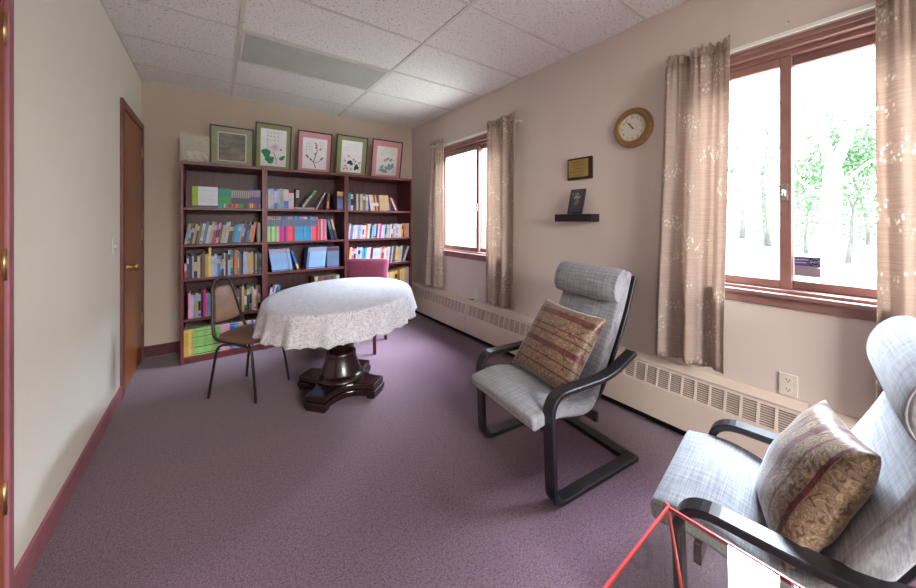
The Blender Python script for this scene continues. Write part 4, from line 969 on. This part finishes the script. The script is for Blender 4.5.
for (y0, y1), lb_ in ((( -.30, .880), 'white flat curtain rod above the near window'), ((2.10, 3.560), 'white flat curtain rod above the far window')):
    bm = bmesh.new(); box(bm, -.040, -.031, 0, y1 - y0, 0, .020); box(bm, -.040, 0, 0, .008, .002, .018); box(bm, -.040, 0, y1 - y0 - .008, y1 - y0, .002, .018)
    tag(obj('curtain_rod', bm, WHITE, None, (XR, y0, 2.134), bevel=.002), lb_, 'curtain rod')

# ------------------------------------------------------------------ baseboard heater
def heater(label, y0, y1):
    t = thing('baseboard_heater', label, 'heater', (XR, y0, 0), 0, 'baseboard heater sections'); Ln = y1 - y0
    bm = bmesh.new(); D = -.082
    prism(bm, [(D, .070), (D + .006, .070), (D + .006, .246), (D + .010, .252), (D, .252)], 0, Ln, 0, Matrix(((1, 0, 0, 0), (0, 0, 1, 0), (0, 1, 0, 0), (0, 0, 0, 1))))
    obj('front_panel', bm, HEAT, t)
    sl = (Vector((-.056, .372)) - Vector((D, .252)))
    def P(s, o): v = Vector((D, .252)) + sl * s; nn = Vector((sl.y, -sl.x)).normalized(); v = v + nn * o; return v
    MM = Matrix(((1, 0, 0, 0), (0, 0, 1, 0), (0, 1, 0, 0), (0, 0, 0, 1)))
    bm = bmesh.new()
    def strip(s0, s1, ya, yb, o0=0.0, o1=.005): prism(bm, [tuple(P(s0, o0)), tuple(P(s1, o0)), tuple(P(s1, o1)), tuple(P(s0, o1))], ya, yb, 0, MM)
    strip(0, .12, 0, Ln); strip(.90, 1.0, 0, Ln); strip(.12, .90, 0, .03); strip(.12, .90, Ln - .03, Ln)
    nc = max(1, round((Ln - .06) / .0665)); cw = (Ln - .06) / nc
    for k in range(1, nc): strip(.12, .90, .03 + cw * k - .006, .03 + cw * k + .006)
    for k in range(8): s = .16 + .092 * k; strip(s, s + .040, .03, Ln - .03, .003, .010)
    obj('grille', bm, HEAT, t)
    bm = bmesh.new(); prism(bm, [(-.056, .372), (0, .398), (0, .410), (-.010, .410), (-.060, .384)], 0, Ln, 0, MM); obj('top_cover', bm, HEAT, t)
    bm = bmesh.new(); prism(bm, [(-.062, .09), (-.004, .09), (-.004, .380), (-.040, .360), (-.064, .25)], .004, Ln - .004, 0, MM); obj('core', bm, CORE, t)
    return t
heater('baseboard heater section below the far window behind the table', 2.835, 4.155)
heater('long baseboard heater section behind the armchair between the windows', .312, 2.828)
heater('baseboard heater section beyond the dark gap, under the near window', -1.6, .285)
bm = bmesh.new(); tube(bm, [(0, 0, .004), (-.008, -.07, .010), (-.016, -.12, .018)], [.003, .004, .006], 8)
tag(obj('pen', bm, INK, None, (XR - .024, 2.87, .409)), 'dark slim pen lying on top of the heater joint', 'pen')

# ------------------------------------------------------------------ wall fittings on the right wall
def onwall(name, label, cat, y, z, d=0.0): 
    t = thing(name, label, cat); t.matrix_world = Matrix.Translation((XR - d, y, z)) @ RW; return t
t = onwall('wall_clock', 'round brown wall clock with brass bezel showing seven to eleven', 'clock', 1.113, 1.862); t.scale = (.88, .90, 1)
WOODC = mat('clock_wood', (.27, .15, .06), .35, .45, noise=(7, .25, (1, 6, 6)))
bm = bmesh.new(); lathe(bm, [(.100, .001), (.142, .001), (.145, .012), (.138, .026), (.122, .032), (.106, .028), (.100, .020), (.100, .001)], 56, caps=False); obj('case', bm, WOODC, t)
bm = bmesh.new(); lathe(bm, [(.098, .022), (.106, .029), (.103, .034), (.096, .030), (.0975, .018)], 56, caps=False); obj('bezel', bm, BRASS, t)
bm = bmesh.new(); lathe(bm, [(.0975, .002), (.0975, .018)], 56); obj('dial', bm, mat('clock_dial', (.62, .60, .50), .5, .3, noise=(9, .03, (1, 1, 1))), t)
bm = bmesh.new()
for k in range(1, 13):
    a = pi / 2 - k * pi / 6; text_bm(bm, str(k), .021, Matrix.Translation((.076 * cos(a), .076 * sin(a), .0188)))
obj('numerals', bm, INK, t)
for nm, hr, ln, wd_, z_ in (('minute_hand', 53 / 5, .080, .004, .0215), ('hour_hand', 10 + 53 / 60, .050, .006, .0200)):
    bm = bmesh.new(); box(bm, -wd_ / 2, wd_ / 2, -.014, ln, z_, z_ + .001, 0, Matrix.Rotation(-hr * pi / 6, 4, 'Z')); obj(nm, bm, INK, t)
bm = bmesh.new(); lathe(bm, [(.005, .0188), (.005, .0240)], 16); obj('hub', bm, INK, t)
# plaque
t = onwall('wall_plaque', 'dark wooden plaque with engraved gold plate below and left of the clock', 'plaque', 1.509, 1.645)
bm = bmesh.new(); box(bm, -.104, .104, -.082, .082, .001, .018); obj('board', bm, mat('plaque_board', (.030, .012, .012), .35, .45, noise=(6, .3, (4, 1, 1))), t, bevel=.003)
bm = bmesh.new(); box(bm, -.092, .076, -.062, .068, .0182, .0192); obj('plate', bm, mat('gold_plate', (.46, .33, .10), .38, .5, .6, noise=(8, .1, (1, 1, 1))), t)
bm = bmesh.new(); q = random.Random(4)
for i, (wd_, hh) in enumerate(((.100, .015), (.100, .015), (.078, .010), (.116, .010), (.078, .008))):
    zc_ = .050 - .0225 * i - (.006 if i > 1 else 0); x_ = -wd_ / 2 - .008
    while x_ < wd_ / 2 - .010:
        l_ = q.uniform(.006, .011); 
        for s in (-.35, .35): box(bm, x_, x_ + l_ * .7, zc_ + hh * s - .0012, zc_ + hh * s + .0012, .0193, .0197)
        box(bm, x_, x_ + .0022, zc_ - hh * .4, zc_ + hh * .4, .0193, .0197); x_ += l_ + .003
obj('engraving', bm, mat('engraving_brown', (.10, .045, .02), .6, .3, noise=(20, .2, (1, 1, 1))), t)
# floating shelf and photo
bm = bmesh.new(); box(bm, -.155, .155, -.028, .028, .0005, .105)
o = obj('wall_shelf', bm, mat('shelf_black_cherry', (.018, .008, .012), .4, .4, noise=(6, .3, (4, 1, 1))), None, bevel=.002); o.matrix_world = Matrix.Translation((XR, 1.510, 1.275)) @ RW
tag(o, 'small dark floating shelf on the wall under the plaque', 'shelf')
t = thing('photo_frame', 'small dark framed photograph standing on the floating shelf', 'photo frame'); t.matrix_world = Matrix.Translation((XR - .075, 1.505, 1.304)) @ RW @ Matrix.Rotation(R(-16), 4, 'X')
bm = bmesh.new(); a, b, e = .062, .190, .013
for q in ((-a, -a + e, 0, b, 0, .012), (a - e, a, 0, b, 0, .012), (-a + e, a - e, 0, e, 0, .012), (-a + e, a - e, b - e, b, 0, .012)): box(bm, *q)
obj('frame', bm, DKF, t, bevel=.0015)
bm = bmesh.new(); box(bm, -a + e, a - e, e, b - e, .001, .006); obj('photo', bm, mat('photo_dark', (.045, .050, .060), .3, .5, noise=(22, .35, (1, 1, 1))), t)
bm = bmesh.new()
M0 = Matrix.Translation((0, 0, .0064)) @ Matrix.Rotation(-pi / 2, 4, 'X')
def pb(cx_, cz, rx, rz, rot=0, mi=0):
    pts = [Vector((cx_ + rx * cos(k * .5236) * cos(rot) - rz * sin(k * .5236) * sin(rot), cz + rx * cos(k * .5236) * sin(rot) + rz * sin(k * .5236) * cos(rot), .0061)) for k in range(12)]
    loft(bm, [pts, [p + Vector((0, 0, .0006)) for p in pts]], True, True, mi, False)
q = random.Random(6)
for k in range(16): pb(q.gauss(0, .020), .138 + q.gauss(0, .010), q.uniform(.004, .010), q.uniform(.003, .007), q.uniform(0, 3), 0)
for k in range(14): pb(q.gauss(0, .009), q.uniform(.050, .122), q.uniform(.003, .008), q.uniform(.004, .010), q.uniform(0, 3), q.choice([1, 1, 2]))
obj('flower_spray', bm, [mat('photo_white', (.50, .46, .40), .5, .3, noise=(30, .1, (1, 1, 1))), mat('photo_rose', (.34, .17, .13), .5, .3, noise=(30, .1, (1, 1, 1))), mat('photo_leaf', (.12, .15, .11), .5, .3, noise=(30, .1, (1, 1, 1)))], t)
bm = bmesh.new(); box(bm, -.015, .015, .0, .12, -.006, -.001); box(bm, -.012, .012, 0, .004, -.038, -.006); obj('stand', bm, DKF, t)
# outlets, switch, hook
def outlet(label, y, z):
    t = onwall('wall_outlet', label, 'outlet', y, z)
    bm = bmesh.new(); box(bm, -.033, .033, -.052, .052, .0005, .006); obj('plate', bm, mat('ivory_plastic', (.66, .60, .50), .4, .4, noise=(9, .03, (1, 1, 1))), t, bevel=.002)
    for s in (-1, 1):
        bm = bmesh.new(); lathe(bm, [(.0150, .006), (.0150, .0075)], 20, Matrix.Translation((0, s * .022, 0)), 0); 
        for dx in (-.006, .006): box(bm, dx - .0012, dx + .0012, s * .022 - .001, s * .022 + .008, .0076, .0080, 1)
        box(bm, -.0022, .0022, s * .022 - .009, s * .022 - .004, .0076, .0080, 1)
        obj('socket', bm, [MATS['ivory_plastic'], INK], t)
outlet('ivory wall outlet under the near window above the heater', .378, .470)
outlet('pale wall outlet under the far window above the heater', 2.745, .490)
t = thing('light_switch', 'white light switch on the left wall beside the brown door', 'light switch', (XL, 3.115, 1.083))
boxobj('plate', (.0005, .006, -.034, .034, -.055, .055), mat('white_switch_plastic', (.74, .72, .68), .4, .4, noise=(9, .03, (1, 1, 1))), t, .002)
bm = bmesh.new(); box(bm, .006, .016, -.005, .005, -.004, .012); obj('toggle', bm, MATS['white_switch_plastic'], t)
bm = bmesh.new(); tube(bm, [(0, .004, .014), (.004, .004, .016), (.008, .004, .008), (.007, 0, -.004), (.012, -.002, -.012)], .0022, 8); box(bm, -.004, .010, -.010, .016, .0005, .003)
o = obj('wall_hook', bm, STEEL, None); o.matrix_world = Matrix.Translation((XR, .385, 2.205)) @ RW; tag(o, 'tiny metal hook on the wall above the near window', 'hook')
# security sticker on the pane
t = thing('window_sticker', 'small blue and grey sticker low on the right pane of the near window', 'sticker'); t.matrix_world = Matrix.Translation((XR + .0822, .327, 1.034)) @ RW
bm = bmesh.new(); prism(bm, [(-.044, -.046), (.044, -.046), (.044, -.006), (.032, -.003), (.044, .001), (.044, .046), (-.044, .046)], .0002, .0010); obj('backing', bm, mat('sticker_grey', srgb(150, 142, 158), .5, .3, noise=(30, .05, (1, 1, 1))), t)
bm = bmesh.new(); box(bm, -.044, .010, .004, .046, .0011, .0013); obj('message_panel', bm, mat('sticker_violet', srgb(92, 82, 140), .5, .3, noise=(30, .08, (1, 1, 1))), t)
bm = bmesh.new(); box(bm, .010, .044, .004, .046, .0011, .0014); obj('logo_panel', bm, mat('sticker_navy', srgb(40, 36, 92), .5, .3, noise=(30, .08, (1, 1, 1))), t)
bm = bmesh.new(); text_bm(bm, 'ADT', .0145, Matrix.Translation((.027, .024, .0018)), 0, ext=.0002)
for i, wd_ in enumerate((.044, .038)): box(bm, -.040, -.040 + wd_, .031 - .014 * i, .034 - .014 * i, .0014, .0017)
for k in range(8):
    a = pi / 8 + k * pi / 4; b = a + pi / 4; p, q = Vector((.027 + .0165 * cos(a), .0245 + .0165 * sin(a), .0015)), Vector((.027 + .0165 * cos(b), .0245 + .0165 * sin(b), .0015)); tube(bm, [p, q], .0006, 5)
obj('lettering', bm, mat('sticker_white', (.72, .72, .78), .5, .3, noise=(30, .04, (1, 1, 1))), t)
